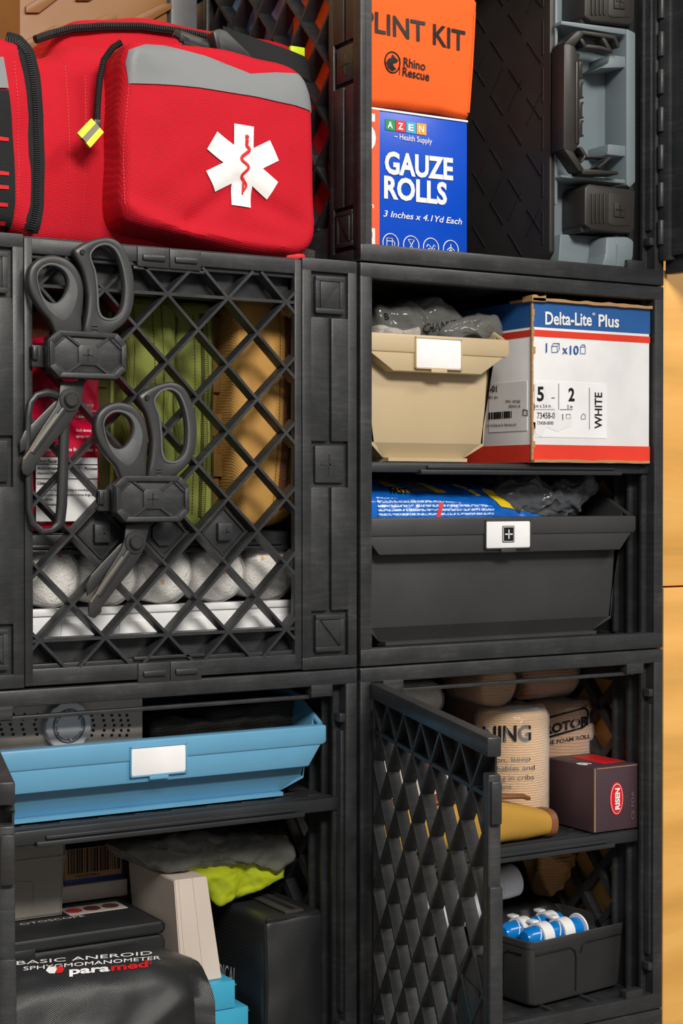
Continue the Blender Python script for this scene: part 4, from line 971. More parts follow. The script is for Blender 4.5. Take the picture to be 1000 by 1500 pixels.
def latch(dy, cut=False):
    s = lambda pts: [(x, y+dy) for x, y in pts]
    b = B(); b.prism(px8(s([(385,1008),(640,1042),(636,1262),(615,1282),(400,1262),(360,1235),(362,1030)]), Y0-.012), Y0-.012, Y0+.02, bev=.002)
    b.prism(px8(s([(348,1040),(365,1035),(365,1075),(348,1075)]), Y0-.006), Y0-.006, Y0+.02, bev=.001); b.prism(px8(s([(345,1215),(365,1222),(365,1275),(340,1275)]), Y0-.006), Y0-.006, Y0+.02, bev=.001)
    lt = part('latch', b, m_brownblack, t)
    b = B()
    for x in (400, 422, 444, 466): b.prism(px8(s([(x,1062),(x+10,1064),(x+10,1228),(x,1226)]), Y0-.0135), Y0-.0135, Y0-.011, bev=.0006)
    b.prism(px8(s([(492,1065),(500,1055),(615,1072),(612,1240),(505,1240),(490,1225)]), Y0-.0128), Y0-.0128, Y0-.011, bev=.0005)
    b.prism(px8(s([(525,1112),(585,1118),(585,1195),(525,1190)]), Y0-.0142), Y0-.0142, Y0-.011, bev=.0006)
    f_ = part('latch_face', b, m_brownblack, lt)
    c = W(760+555*.26667, (1153+dy)*.26667, Y0-.014); b = B(); plus(b, c.x, c.z, .0052, .0006, Y0-.0148, Y0-.014); part('plus_mark', b, m_dark, lt)
latch(0); latch(-1145)
# ---------------------------------------------------------------- middle right crate
Y = .004; zb = .8283
xl = W(779, 560, Y).x; xr = W(951, 560, Y).x; zt = W(779, 440, Y).z
t = thing('carton', 'worn white carton with blue and red bands beside the beige bin', 'carton', ((xl+xr)/2, .07, zb))
dp = .140
b = B(); b.box(xl, xr, Y, Y+dp, zb, zt, .0010); bx = part('box', b, m_boxwhite, t)
z = lambda yy: W(779, yy, Y).z
b = B(); b.box(xl-.0003, xr+.0003, Y-.0003, Y+dp, z(478.5), zt+.0002); part('blue_band', b, m_boxblue, t, label='blue band around the top')
b = B(); b.box(xl-.0003, xr+.0003, Y-.0003, Y+dp, z(492.5), z(482.5)); part('red_band', b, m_boxred, t, label='red band under the blue one')
b = B(); b.box(xl-.0003, xr+.0003, Y-.0003, Y+dp, zb+.0003, z(651)); part('red_band', b, m_boxred, t, label='red band at the bottom')
random.seed(3)
def ragged(x0, x1, zl, zh, n, amp):
    up = [(x0+(x1-x0)*i/n, zh+random.uniform(-amp, amp)) for i in range(n+1)]; return up+[(x1-(x1-x0)*i/n, zl+random.uniform(-amp, amp)*.5) for i in range(n+1)]
b = B(); b.prism(ragged(xl-.002, xr, zt-.0005, zt+.0022, 16, .0007), Y-.004, Y+.03); b.prism(ragged(xl-.003, xl+.012, zt-.001, zt+.004, 6, .0008), Y-.004, Y+.01)
part('top_flap', b, m_card, t, label='torn brown cardboard edge')
b = B(); b.prism(ragged(xl-.001, xr-.004, zb+.0002, zb+.0022, 14, .0006), Y-.005, Y-.0002); part('bottom_flap', b, m_card, t, label='torn brown cardboard edge')
b = B()
for i in range(26):
    zz = zb+.002+(zt-zb-.004)*i/25; b.box(xl-.0009, xl+.0008+random.uniform(0, .0012)*(i % 3), Y-.0008, Y+.001, zz, zz+(zt-zb)/25)
part('worn_edge', b, m_card, t)
def TD(s, p0, p1, h, mat=m_ink, par=bx, **k): return part('lettering', tpx(s, p0, p1, h, Y-.0006, **k), mat, par)
TD('Delta-Lite', (798, 475), (866, 477), 19, m_white, bold=.02); TD('Plus', (876, 478), (906, 479.5), 18, m_white, bold=.02); TD('®', (867, 462), (871, 462), 4, m_white)
TD('1', (799, 516), (804, 516), 14, m_boxblue, bold=.01, nat=True); TD('x', (823, 518), (831, 518), 13, m_boxblue, bold=.02); TD('10', (834, 519), (847, 519), 13, m_boxblue, bold=.02)
def icon(pl, mat, r=.0003):
    b = B()
    for pp in pl: b.tube([tuple(W(x, y_, Y-.0007)) for x, y_ in pp], r, 6)
    part('icon', b, mat, bx)
icon([[(808,507),(816,507),(816,516),(808,516),(808,507)],[(808,507),(810,503),(819,503),(816,507)],[(819,503),(819,512),(816,516)]], m_boxblue)
icon([[(850,508),(850,518),(857,518),(857,508),(850,508)],[(850,508),(852,505),(856,505),(857,508)]], m_boxblue)
b = B(); b.box(W(783,600,Y).x, W(888,600,Y).x, Y-.0005, Y+.0002, W(783,640,Y).z, W(783,558,Y).z); lb = part('label', b, m_label, t)
b = B(); b.add(fill([(W(x_, y_, Y).x, W(x_, y_, Y).z) for x_, y_ in [(783,562),(790,560),(797,565),(803,590),(812,600),(826,612),(838,610),(836,624),(815,632),(800,626),(792,640),(784,636),(780,620)]], Y-.0008, maxe=.02)); part('torn_patch', b, m_boxwhite, lb)
TD('5', (786, 587), (796, 587), 21, bold=.03); TD('2', (832, 587), (841, 587), 19, bold=.03); TD('–', (807, 585), (812, 585), 6, bold=.03)
TD('cm x 3.6 m', (782, 597), (806, 597), 5); TD('2 in', (830, 598), (838, 598), 5); TD('73458-0', (786, 613), (812, 613), 9, bold=.01); TD('73458-0000', (786, 622), (810, 622), 5); TD('1', (823, 615), (827, 615), 9, nat=True)
icon([[(829,607),(835,607),(835,613),(829,613),(829,607)]], m_ink, .0003); icon([[(851,610),(851,614),(857,614),(857,608),(854,606),(851,610)]], m_ink, .0003); icon([[(782,600),(812,600)],[(818,562),(818,600)],[(863,568),(863,629)],[(820,600),(838,600)]], m_ink, .0003)
p0 = W(881, 628, Y-.0006); p1 = W(881, 575, Y-.0006); part('lettering', text('WHITE', p0, (0, 0, 1), (-1, 0, 0), .0085, (p1-p0).length, bold=.015), m_ink, bx)
# left face print
X = xl-.0004
b = B(); q0 = WX(716, 640, X); q1 = WX(772, 560, X); b.box(X-.0002, X+.0003, q1.y, q0.y, WX(745,632,X).z, WX(745,560,X).z); sl = part('side_label', b, m_label, t)
def TX(s, p0, p1, h, **k): return part('lettering', tpx_x(s, p0, p1, h, X-.0003, **k), m_ink, sl)
TX('5-01', (713, 574), (728, 574), 9, bold=.02); TX('73401-01', (708, 584), (729, 584), 4); TX('PDN. 1037360', (741, 590), (762, 590), 4); TX('2024-01-18', (745, 597), (762, 597), 4)
TX('5cm x 3.6m Delta Lite Sdr. White Pack of 10', (712, 625), (756, 624), 4)
b = B(); random.seed(5); yy_ = WX(716, 610, X).y; ye = WX(750, 610, X).y
while yy_ > ye:
    w_ = random.choice((.0008, .0014, .0022)); b.box(X-.0006, X, yy_-w_, yy_, WX(735, 613, X).z, WX(735, 603, X).z); yy_ -= w_+random.choice((.0008, .0016))
part('bar_code', b, m_ink, sl)
icon_ = B(); icon_.tube([tuple(WX(x_, y_, X-.0004)) for x_, y_ in [(766,600),(772,601),(772,609),(766,608),(766,600)]], .0004, 6); part('icon', icon_, m_ink, sl)
# bags in the beige bin
def crumple(pts, yf, yb, amp, sc, seed, r=.006, bulge=.006, n=110, rings=14, fine=.0008):
    b = B(); pillow(b, pts, yf, yb, r, bulge, n, rings); b.noise(amp*.8, sc*.7, seed); b.bm.normal_update(); q = []
    a = V((math.cos(seed), .5, math.sin(seed))).normalized()
    for v in b.bm.verts:                                  # long soft folds with sharp crests
        p = v.co - a*(v.co.dot(a)*.65); w = noise.noise_vector(p*sc*.6+V((seed, 0, 0)))*.25
        f = 1-2.2*abs(noise.noise(p*sc*1.1+w+V((0, seed, 0)))); g = 1-2.2*abs(noise.noise(v.co*sc*2.6+w+V((seed*2, 0, 0))))
        q.append((v, v.normal*(amp*(.9*f+.16*g))))
    for v, d in q: v.co += d
    return b
t = thing('plastic_bag', 'gray plastic bag with black print bunched up in the beige bin', 'bag', (.085, .07, .86))
b = crumple(px2([(545,480),(548,452),(570,455),(600,446),(626,437),(640,436),(655,452),(672,478),(668,500),(600,505),(548,500)], .05), .042, .09, .004, 55, 2.)
tr = tree_of(b); gb = part('bag', b, m_grayfilm, t, ang=1.)
b = crumple(px2([(640,486),(665,470),(700,462),(720,468),(728,490),(722,500),(690,506),(640,505)], .04), .032, .062, .003, 70, 6.); part('bag_tail', b, m_grayfilm, t, ang=1.)
for s, p0, p1, h in (('CHANNEL', (604, 490), (660, 482), 13), ('B', (552, 470), (559, 470), 10)):
    b = tpx(s, p0, p1, h, .05, bold=.01, maxe=.003)
    for v in b.bm.verts: v.co.y = 0
    drape(b, tr, (0, 1, 0), .001); part('lettering', b, m_ink, gb)
b = crumple(px2([(546,478),(556,476),(585,484),(612,482),(612,500),(546,500)], .035), .030, .045, .002, 70, 9.); solo('plastic_bag', b, m_clearbox, 'pale clear bag edge at the front of the beige bin', 'bag', (.05, .04, .88), ang=1.)
# wipes and dark bag in the black bin
t = thing('wipes_pack', 'blue and yellow film pack of wipes lying in the black bin', 'wipes', (.12, .08, .70))
b = B(); lo = []
prof = [(.034,.7515),(.029,.770),(.029,.790),(.033,.799),(.045,.808),(.065,.8135),(.11,.8135),(.14,.805),(.14,.75)]
xs_ = [(.030,1.0),(.06,.99),(.10,.975),(.14,.955),(.165,.945),(.19,.925),(.215,.88),(.236,.80)]
for x, k in xs_: lo.append([V((x, .088+(y_-.088)*(1 if x < .19 else .88), .752+(z_-.752)*k*(1 if x < .2 else .8))) for y_, z_ in prof])
b.loft(lo); bmesh.ops.subdivide_edges(b.bm, edges=b.bm.edges[:], cuts=5, use_grid_fill=True); b.noise(.0016, 40, 3., ridged=True); b.noise(.0012, 90, 7., ridged=True); tr = tree_of(b); wp = part('pack', b, m_wipes, t, ang=1.)
def dr2(name, pts, mat, par, off=.0008, Y=.034): return strap(name, tr, px2(pts, Y), mat, par, off, maxe=.004)
dr2('small_print', [(548,728),(600,731),(650,734),(700,738),(722,742),(716,760),(548,760)], m_wipetxt, wp)
dr2('yellow_panel', [(576,700),(590,700),(605,722),(583,720)], m_wipeyellow, wp); dr2('yellow_panel', [(626,702),(640,702),(660,722),(645,722)], m_wipeyellow, wp); dr2('yellow_panel', [(684,708),(692,710),(708,726),(700,726)], m_wipeyellow, wp)
dr2('yellow_panel', [(710,710),(735,720),(770,735),(797,738),(800,744),(770,748),(735,742),(722,728)], m_wipeyellow, wp, .0010)
dr2('gray_panel', [(594,701),(624,702),(640,720),(610,719)], m_graysteel, wp); dr2('red_strip', [(638,736),(644,736),(638,760),(633,760)], m_redsq, wp, .0014)
for s, p0, p1, h in (('FAST', (578, 706), (586, 722), 9), ):
    b = tpx(s, (574, 722), (602, 724), 9, .034, bold=.03, shear=.4, maxe=.003)
    for v in b.bm.verts: v.co.y = 0
    drape(b, tr, (0, 1, 0), .0016); part('lettering', b, m_ink, wp)
b = crumple(px2([(725,720),(740,702),(775,700),(800,712),(832,704),(858,702),(863,718),(850,742),(815,756),(770,752),(735,745)], .05), .040, .085, .005, 45, 12.); b.noise(.002, 120, 3., ridged=True)
solo('plastic_bag', b, m_darkfilm, 'dark translucent plastic bag behind the blue wipes in the black bin', 'bag', (.23, .08, .72), ang=1.)
b = crumple(rrect(.06, .29, .685, .752, .02), .075, .2, .004, 30, 4.); solo('pouch', b, m_blackfab, 'black cloth pouch filling the black bin under the bags', 'pouch', (.17, .13, .684))
# ---------------------------------------------------------------- lower left crate
def raydrape(b, tree, off=.0006):             # lay flat lettering onto a curved surface
    miss = []
    for v in b.bm.verts:
        d = (v.co-CAM).normalized(); h = tree.ray_cast(CAM, d)
        if h[0] is not None: v.co = h[0]+h[1]*(off if h[1].dot(d) < 0 else -off)
        else: miss.append(v)
    bmesh.ops.delete(b.bm, geom=miss, context='VERTS')
    return b
def ztext(s, p0, p1, h, tree, par, mat, Y, off=.0007, **k):
    a = W(*p0, Y); c = W(*p1, Y); hh = (W(p0[0], p0[1]-h, Y)-a).length
    b = text(s, a, c-a, (0, 0, 1), hh, (c-a).length, maxe=.003, **k); raydrape(b, tree, off); return part('lettering', b, mat, par)
# cervical collar in the blue bin
Y = .052
t = thing('neck_collar', 'white perforated neck collar with a round adjusting knob in the light blue bin', 'neck collar', (-.22, .055, .5605))
b = B(); x1 = W(209, 1060, Y).x; b.prism(rrect(-.298, x1, .5605, .6425, .003, 4), Y, Y+.003, bev=.0008); sh = part('panel', b, m_offwhite, t)
b = B()
for c in range(5):
    xr_ = [132.6+1.2*0, 150, 164, 176, 187][c]
    for r_ in range(5):
        p = W([134,150,163.5,175,185.5][c]+[0,2,4,2.5,0][r_]*.9, 1047.8+r_*7.3, Y); b.cyl((p.x, Y-.0006, p.z), (p.x, Y+.0005, p.z), .00115, 12)
part('perforation', b, m_ink, sh); b = B()
for c in range(4):
    for r_ in range(5):
        p = W([4,19.5,36,54.5][c]+[0,-2.5,-5,-2.5,-.5][r_]*.9, 1046.5+r_*7.3, Y); b.cyl((p.x, Y-.0006, p.z), (p.x, Y+.0005, p.z), .00115, 12)
part('perforation', b, m_ink, sh)
c = W(101, 1063.5, Y-.009); R = .0186; pts = []
for k in range(96):
    a = 2*math.pi*k/96; r_ = R*(1-.045*max(0, math.cos(9*a))**6); pts.append((c.x+r_*math.cos(a), c.z+r_*math.sin(a)))
b = B(); b.prism(pts, Y-.009, Y, bev=.0012); kn = part('knob', b, m_whiteplastic, t)
yk = Y-.0094
for r_ in (.0129, .0121): b = B(); b.tube([(c.x+r_*math.cos(k*math.pi/24), yk, c.z+r_*math.sin(k*math.pi/24)) for k in range(48)], .00022, 5, closed=True); part('ring_mark', b, m_ink, kn)
def arctext(s, a0, a1, r_, h, par):
    for i, ch in enumerate(s):
        if ch == ' ': continue
        a = a0+(a1-a0)*(i+.5)/len(s); rd = V((math.cos(a), 0, math.sin(a))); tg = V((math.sin(a), 0, -math.cos(a)))
        part('lettering', text(ch, V((c.x, yk, c.z))+rd*r_-tg*h*.35, tg, rd, h, None, bold=.02, off=.0002), m_ink, par)
arctext('PULL TO ADJUST', math.radians(205), math.radians(100), .0098, .0016, kn); arctext('PRESS TO LOCK', math.radians(25), math.radians(-78), .0098, .0016, kn)
b = B()
for a0, a1 in ((88, 32), (-92, -148)):
    q = [(c.x+.0106*math.cos(math.radians(a0+(a1-a0)*k/10)), yk, c.z+.0106*math.sin(math.radians(a0+(a1-a0)*k/10))) for k in range(11)]; b.tube(q, .0003, 5)
    for e, s_ in ((q[0], 1), (q[-1], -1)):
        for dd in (.0014, -.0014): b.tube([e, (e[0]+dd*.7+.0007*s_, yk, e[2]+abs(dd)*.3-.0012*(1 if dd > 0 else -1)*s_)], .0003, 5)
part('arrow_mark', b, m_ink, kn)
b = crumple(px2([(225,1085),(222,1060),(255,1052),(290,1068),(310,1045),(370,1032),(452,1020),(458,1045),(452,1056),(400,1075),(400,1095),(230,1105)], .06), .056, .115, .003, 35, 4., bulge=.004)
solo('mesh_pouch', b, m_blackmesh, 'black mesh pouch lying in the right half of the light blue bin', 'pouch', (-.06, .085, .5605), ang=1.)
# sphygmomanometer bag
zf = .3425
t = thing('zip_bag', 'glossy black cloth bag with red and white lettering at the bottom left', 'bag', (-.2, .01, zf))
zt = W(150, 1412, .0).z
b = B(); rt = W(318, 1470, -.02).x
out = smooth_loop([(-.02,zf+.0005),(-.024,zf+.03),(-.022,zt-.035),(-.014,zt-.012),(.004,zt-.001),(.022,zt+.004),(.036,zt+.001),(.040,zt-.02),(.040,zf+.02),(.038,zf+.0005)], 90)
lo = []
for i in range(25):
    x = -.300+(rt+.300)*i/24; k = 1.
    e = max(0, (i-17)/7); k = 1-.30*e**2.2; kz = 1-.16*e**1.6-.05*max(0, (4-i)/4)
    lo.append([V((x, .008+(p.x-.008)*k, zf+.0005+(p.y-zf-.0005)*kz)) for p in out])
b.loft(lo); b.noise(.0022, 30, 2.); b.noise(.0010, 80, 5., ridged=True)
for v in b.bm.verts:
    for (x0, z0, x1, z1, a, w) in ((-.135,.425,-.142,.36,.007,.006), (-.15,.425,-.2,.395,-.006,.008), (-.25,.375,-.19,.37,.006,.01), (-.12,.42,-.125,.37,-.006,.006), (-.28,.40,-.21,.41,-.004,.007), (-.23,.40,-.17,.385,.005,.006)):
        p = V((v.co.x-x0, v.co.z-z0)); d_ = V((x1-x0, z1-z0)); tt = max(0, min(1, p.dot(d_)/d_.length_squared)); q = (p-d_*tt).length
        if v.co.y < .02: v.co.y += a*math.exp(-(q/w)**2)
    v.co.z = max(v.co.z, zf+.0003)
tr = tree_of(b); bg = part('body', b, m_blackfab, t, ang=1.)
Yt = .0
ztext('para', (101, 1428), (160, 1423), 10, tr, bg, m_white, Yt, bold=.03); ztext('med', (162, 1423), (216, 1417), 10, tr, bg, m_redink, Yt, bold=.03); ztext('®', (217, 1414), (222, 1413), 4, tr, bg, m_redink, Yt)
ztext('BASIC ANEROID', (24, 1414.5), (222, 1399), 5.5, tr, bg, m_white, Yt, bold=.0); ztext('SPHYGMOMANOMETER', (34, 1422.5), (234, 1406), 5.5, tr, bg, m_white, Yt, bold=.0)
def blob(pts, mat): b = B(); b.add(fill([tuple(V((W(x, y, Yt).x, W(x, y, Yt).z))) for x, y in pts], Yt, maxe=.003)); raydrape(b, tr, .0008); return part('logo', b, mat, bg)
blob([(67,1423),(70,1418),(78,1417),(84,1419),(80,1422),(80,1427),(72,1427)], m_white); blob([(80,1418),(90,1416),(94,1421),(90,1426),(82,1427),(83,1423),(86,1420)], m_redink)
# otoscope case
Yo = .060; zt = W(150, 1361, Yo).z; x1 = W(243, 1365, Yo).x
t = thing('otoscope_case', 'black hard case with clasps and a white sticker, behind the lettered black bag', 'case', (-.22, .13, zf))
b = B(); b.prism(rrect(-.300, x1, zf+.0002, zt-.011, .007, 5), Yo, Yo+.2, bev=.002); b.prism(rrect(-.300, x1, zt-.0105, zt, .005, 5), Yo-.0006, Yo+.2006, bev=.0025); oc = part('shell', b, m_black, t)
for x, y in ((186, 1391), (35, 1399)):
    p = W(x, y, Yo-.003); b = B(); b.box(p.x-.009, p.x+.009, Yo-.0045, Yo+.001, p.z-.005, p.z+.004, .0012); b.box(p.x-.0075, p.x+.0075, Yo-.0055, Yo-.003, p.z-.004, p.z-.0028, .0004); part('clasp', b, m_black, oc)
a = WZ(31, 1356, zt); c2 = WZ(132, 1350, zt); part('lettering', text('OTOSCOPE', a, (1, 0, 0), (0, 1, 0), .0058, (c2-a).length, bold=0.), m_whiteplastic, oc)
p = WZ(100, 1340, zt); q = WZ(178, 1325, zt); b = B(); b.box(p.x, q.x, p.y-.004, q.y+.012, zt-.0002, zt+.0004); sk = part('sticker', b, m_sticker, oc)
for i, m in enumerate((m_redsq, m_maroon, m_brownprint)): 
    cx = p.x+.008+i*(q.x-p.x-.012)/2.4; b = B(); b.cyl((cx, (p.y+q.y)/2+.004, zt+.0003), (cx, (p.y+q.y)/2+.004, zt+.0006), .0072, 24); part('sticker_picture', b, m, sk)
# things stacked on the case
zc = zt+.0008; Yc = WZ(60, 1345, zt).y
xa, xb = -.298, W(96, 1290, Yc).x; ztc = W(60, 1236, Yc).z
t = thing('clear_tub', 'frosted clear plastic tub on the black hard case', 'tub', ((xa+xb)/2, Yc+.02, zc))
b = B(); 
for q in ((xa, xb, Yc, Yc+.0018), (xa, xb, Yc+.045, Yc+.047)): b.prism([(q[0]+.003, zc), (q[1]-.004, zc), (q[1]-.001, ztc-.012), (q[1], ztc-.012), (q[1], ztc), (q[0], ztc), (q[0], ztc-.012)], q[2], q[3], bev=.0004)
b.prism([(xb-.005, zc), (xb-.0035, zc), (xb, ztc), (xb-.0015, ztc)], Yc, Yc+.047); b.box(xa+.003, xb-.004, Yc, Yc+.047, zc, zc+.0018)
b.box(xa, xb+.0005, Yc-.001, Yc+.048, ztc-.013, ztc-.011, .0005); part('shell', b, m_clearbox, t)
q = px2([(24,1292),(46,1292),(50,1296),(50,1325),(46,1330)], Yc); b = B(); b.tube([(x, Yc-.0005, z) for x, z in q], .0006, 6); part('panel_rib', b, m_clearbox, t)
Yb = WZ(140, 1319, zt).y; x0, x1_ = W(88, 1300, Yb).x, W(187, 1300, Yb).x; zb1 = W(187, 1287, Yb).z
t = solo('card_box', B().box(x0, x1_, Yb, Yb+.06, zc, zb1, .001), m_offwhite, 'plain cream card box lying on the black hard case behind the clear tub', 'box', ((x0+x1_)/2, Yb+.03, zc))
Yb = Yb+.003; x0, x1_ = W(94, 1260, Yb).x, W(182, 1260, Yb).x; z0_ = zb1+.0006; z1_ = W(150, 1238, Yb).z
t = thing('barcode_box', 'navy edged box with a bar code face on the cream card box', 'box', ((x0+x1_)/2, Yb+.03, z0_))
b = B(); b.box(x0, x1_, Yb, Yb+.055, z0_, z1_, .0008); part('box', b, m_navy, t)
b = B(); b.box(x0, x1_-.0028, Yb-.0006, Yb+.0002, z0_+.004, z1_-.0005); fp = part('code_panel', b, m_card, t)
b = B(); random.seed(9); x = x0+.003
while x < x1_-.006:
    w_ = random.choice((.0006, .0011, .0018)); b.box(x, x+w_, Yb-.0009, Yb-.0005, z0_+.0085, z1_-.001); x += w_+random.choice((.0006, .0012))
part('bar_code', b, m_ink, fp)
part('lettering', text('7 021153 9446 2', (x0+.009, Yb-.0007, z0_+.0052), (1, 0, 0), (0, 0, 1), .0022, .022), m_ink, fp)
# cyan boxes and the white carton on them
Yw = .048
xa, xb = W(318, 1440, Yw-.01).x-.022, W(346, 1440, Yw-.01).x; zt1 = W(346, 1437, Yw-.01).z; zm1 = W(346, 1477, Yw-.01).z
solo('blue_box', B().box(xa, xb+.012, Yw-.008, Yw+.06, zf+.0003, zm1-.0006, .0008), m_cyan, 'pale blue box at the very bottom, right of the lettered black bag', 'box', ((xa+xb)/2, Yw+.02, zf))
solo('blue_box', B().box(xa, xb, Yw-.008, Yw+.06, zm1, zt1, .0008), m_cyan, 'cyan box under the tall white box', 'box', ((xa+xb)/2, Yw+.02, zm1))
t = thing('tall_box', 'tall white card box leaning beside the black hard case', 'box', (-.105, .09, zt1+.0006))
b = B(); A0 = W(263, 1440, Yw); z0_ = zt1+.0006
p1, p2 = W(255, 1290, Yw), W(303, 1284, Yw); x0b = W(266, 1440, Yw).x; x1b = W(325, 1438, Yw).x
lo = [[V((x0b, Yw, z0_)), V((x1b, Yw, z0_)), V((x1b, Yw+.09, z0_)), V((x0b, Yw+.09, z0_))], [V((p1.x, Yw, p1.z)), V((p2.x, Yw, p2.z)), V((p2.x, Yw+.09, p2.z)), V((p1.x, Yw+.09, p1.z))]]
b.loft(lo); bmesh.ops.bevel(b.bm, geom=b.bm.edges[:], offset=.0008, segments=2, affect='EDGES'); tb = part('box', b, m_offwhite, t)
b = B(); f_ = lambda u, v: V((p1.x+(p2.x-p1.x)*u, 0, p1.z))*(1-v)+V((x0b+(x1b-x0b)*u, 0, z0_))*v
for u in (.12, .55): a_, e_ = f_(u, 0), f_(u, 1); b.tube([(a_.x, Yw-.00005, a_.z), (e_.x, Yw-.00005, e_.z)],   .00012, 4)
part('fold_line', b, m_card, tb)
# black zip case
Yz = .030; x0, x1_ = W(388, 1420, Yz).x, .0035; ztz = W(470, 1334, Yz).z
t = thing('zip_case', 'black cloth zip case with white lettering on its side, right of the tall white box', 'case', ((x0+x1_)/2, .08, zf))
b = B(); pillow(b, rrect(x0, x1_, zf+.0005, ztz, .006), Yz, Yz+.098, .007, .003, 100, 10); b.noise(.0016, 36, 3.)
for v in b.bm.verts:
    v.co.x = min(v.co.x, .0046); v.co.z = max(v.co.z, zf+.0003)
tr = tree_of(b); zc_ = part('body', b, m_blackfab, t, ang=.9)
b = B()
for xx, yy_ in ((x0+.001, Yz+.002), (x1_-.003, Yz+.002)): b.tube([(xx, yy_, zf+.004), (xx+.001, yy_-.001, (zf+ztz)/2), (xx, yy_, ztz-.004)], .0016, 8)
b.tube([(x0+.002, Yz+.002, ztz-.003), (x1_-.003, Yz+.002, ztz-.003)], .0013, 8); part('piping', b, m_web, t)
b = B(); b.box(x0+.022, x0+.040, Yz+.006, Yz+.095, ztz-.001, ztz+.0022, .001); zz = part('zipper', b, m_blackmesh, t)
b = B()
for k in range(48): b.tube([(x0+.0285, Yz+.008+k*.0018, ztz+.0024), (x0+.0335, Yz+.008+k*.0018, ztz+.0024)], .0005, 6)
part('zip_teeth', b, m_zip, zz)
X = x0-.001
for s, p0, p1_, h in (('MEDICAL', (308, 1432), (346, 1444), 26), ('KIT', (348, 1486), (364, 1494), 15)):
    b = tpx_x(s, p0, p1_, h, X, bold=.0, maxe=.003)
    for v in b.bm.verts:
        h_ = tr.ray_cast(V((X-.2, v.co.y, v.co.z)), V((1, 0, 0)))
        if h_[0]: v.co.x = h_[0].x-.0006
    part('lettering', b, m_white, zc_)
b = crumple(px2([(252,1262),(300,1240),(350,1235),(402,1258),(408,1282),(365,1298),(330,1312),(312,1318),(290,1290)], .09), .075, .12, .003, 50, 3., bulge=.004)
solo('film_bag', b, m_lime, 'crumpled yellow green plastic bag above the black zip case', 'bag', (-.06, .1, .455), ang=1.)
b = crumple(px2([(172,1242),(240,1222),(330,1220),(412,1222),(420,1250),(400,1270),(350,1256),(290,1262),(240,1270),(195,1262)], .08), .066, .10, .0035, 55, 7., bulge=.003)
solo('film_bag', b, m_grayfilm, 'crumpled gray clear bag lying over the yellow green bag', 'bag', (-.08, .085, .49), ang=1.)
# ---------------------------------------------------------------- lower right crate
zs = .4942
def crepe_roll(c, ax, r, h, mat, label, cat='bandage roll', group='bandage rolls in the lower right crate', core=True, wrap=True, seed=1.):
    t = thing('bandage_roll', label, cat, c, 0, group); d = V(ax).normalized()
    b = B(); b.lathe(c, d, [(.006, .0015), (r-.003, .0012), (r-.0006, .003), (r, .008), (r, h-.008), (r-.0006, h-.003), (r-.003, h-.0012), (.006, h-.002)], 56); b.noise(.0011, 45, seed)
    tr = tree_of(b); rl = part('roll', b, mat, t, ang=1.)
    if wrap: b = B(); b.lathe(c, d, [(.004, 0), (r-.002, 0), (r+.0012, .006), (r+.0012, h-.006), (r-.003, h+.002), (.004, h+.003)], 44); b.noise(.0016, 60, seed+7, ridged=True); part('wrapper', b, m_film, t, ang=1.)
    return t, rl, tr
p = W(749, 1130, .083); t, rl, tr = crepe_roll((p.x, .083, zs), (0, 0, 1), .0335, .110, m_tancrepe, 'tall tan crepe bandage roll printed with a warning', seed=2.)
Yr = .05
ztext('WARNING', (640, 1090), (776, 1084), 24, tr, rl, m_ink, Yr, .0018, bold=.03)
for s, p0, p1_ in (('suffocation, keep', (676, 1119), (775, 1114)), ('away from babies and', (668, 1132), (781, 1127)), ('Do not use bag in cribs', (662, 1146), (780, 1141)), ('or playpens.', (700, 1157), (750, 1155))):
    ztext(s, p0, p1_, 8, tr, rl, m_ink, Yr, .0018, bold=-.005)
p = W(830, 1075, .118); r_ = .0325; t, rl, tr = crepe_roll((p.x-.006, .120, zs), (0, 0, 1), r_, .108, m_tanroll, 'tan wrapped bandage roll with a black printed logo, behind the plum box', seed=5.)
ztext('ROTOR', (798, 1076), (860, 1060), 13, tr, rl, m_ink, .09, .0018, bold=.05); ztext('THE FOAM ROLL', (796, 1092), (862, 1080), 6, tr, rl, m_ink, .09, .0018)
b = B(); q = [(792,1062),(800,1052),(856,1037),(861,1042),(860,1060),(852,1066),(795,1082),(792,1078),(792,1062)]
for (xa_, ya_), (xb_, yb_) in zip(q, q[1:]):
    for k in range(4):
        pts = []
        for u in (k/4, (k+1)/4):
            v = W(xa_+(xb_-xa_)*u, ya_+(yb_-ya_)*u, .09); d_ = (v-CAM).normalized(); h_ = tr.ray_cast(CAM, d_); pts.append(h_[0]-d_*.0018 if h_[0] else None)
        if None not in pts: b.tube(pts, .0010, 6)
part('logo_frame', b, m_ink, rl)
zu = zs+.112
p = W(752, 1008, .118); q = W(874, 1003, .118)
crepe_roll((p.x, .118, zu+.0185), (1, 0, 0), .0182, min(q.x, .328)-p.x, m_tanroll, 'tan film wrapped bandage roll lying on top, at the right', seed=8.)
p = W(712, 1010, .095); crepe_roll((p.x, .075, zu+.0205), (.1, 1, 0), .0198, .075, m_tanroll, 'tan film wrapped bandage roll lying end on above the warning roll', seed=11.)
p = W(760, 1090, .20); crepe_roll((p.x-.05, .20, zs), (0, 0, 1), .032, .12, m_tanroll, 'brownish bandage roll standing in the shade behind the warning roll', seed=14.)
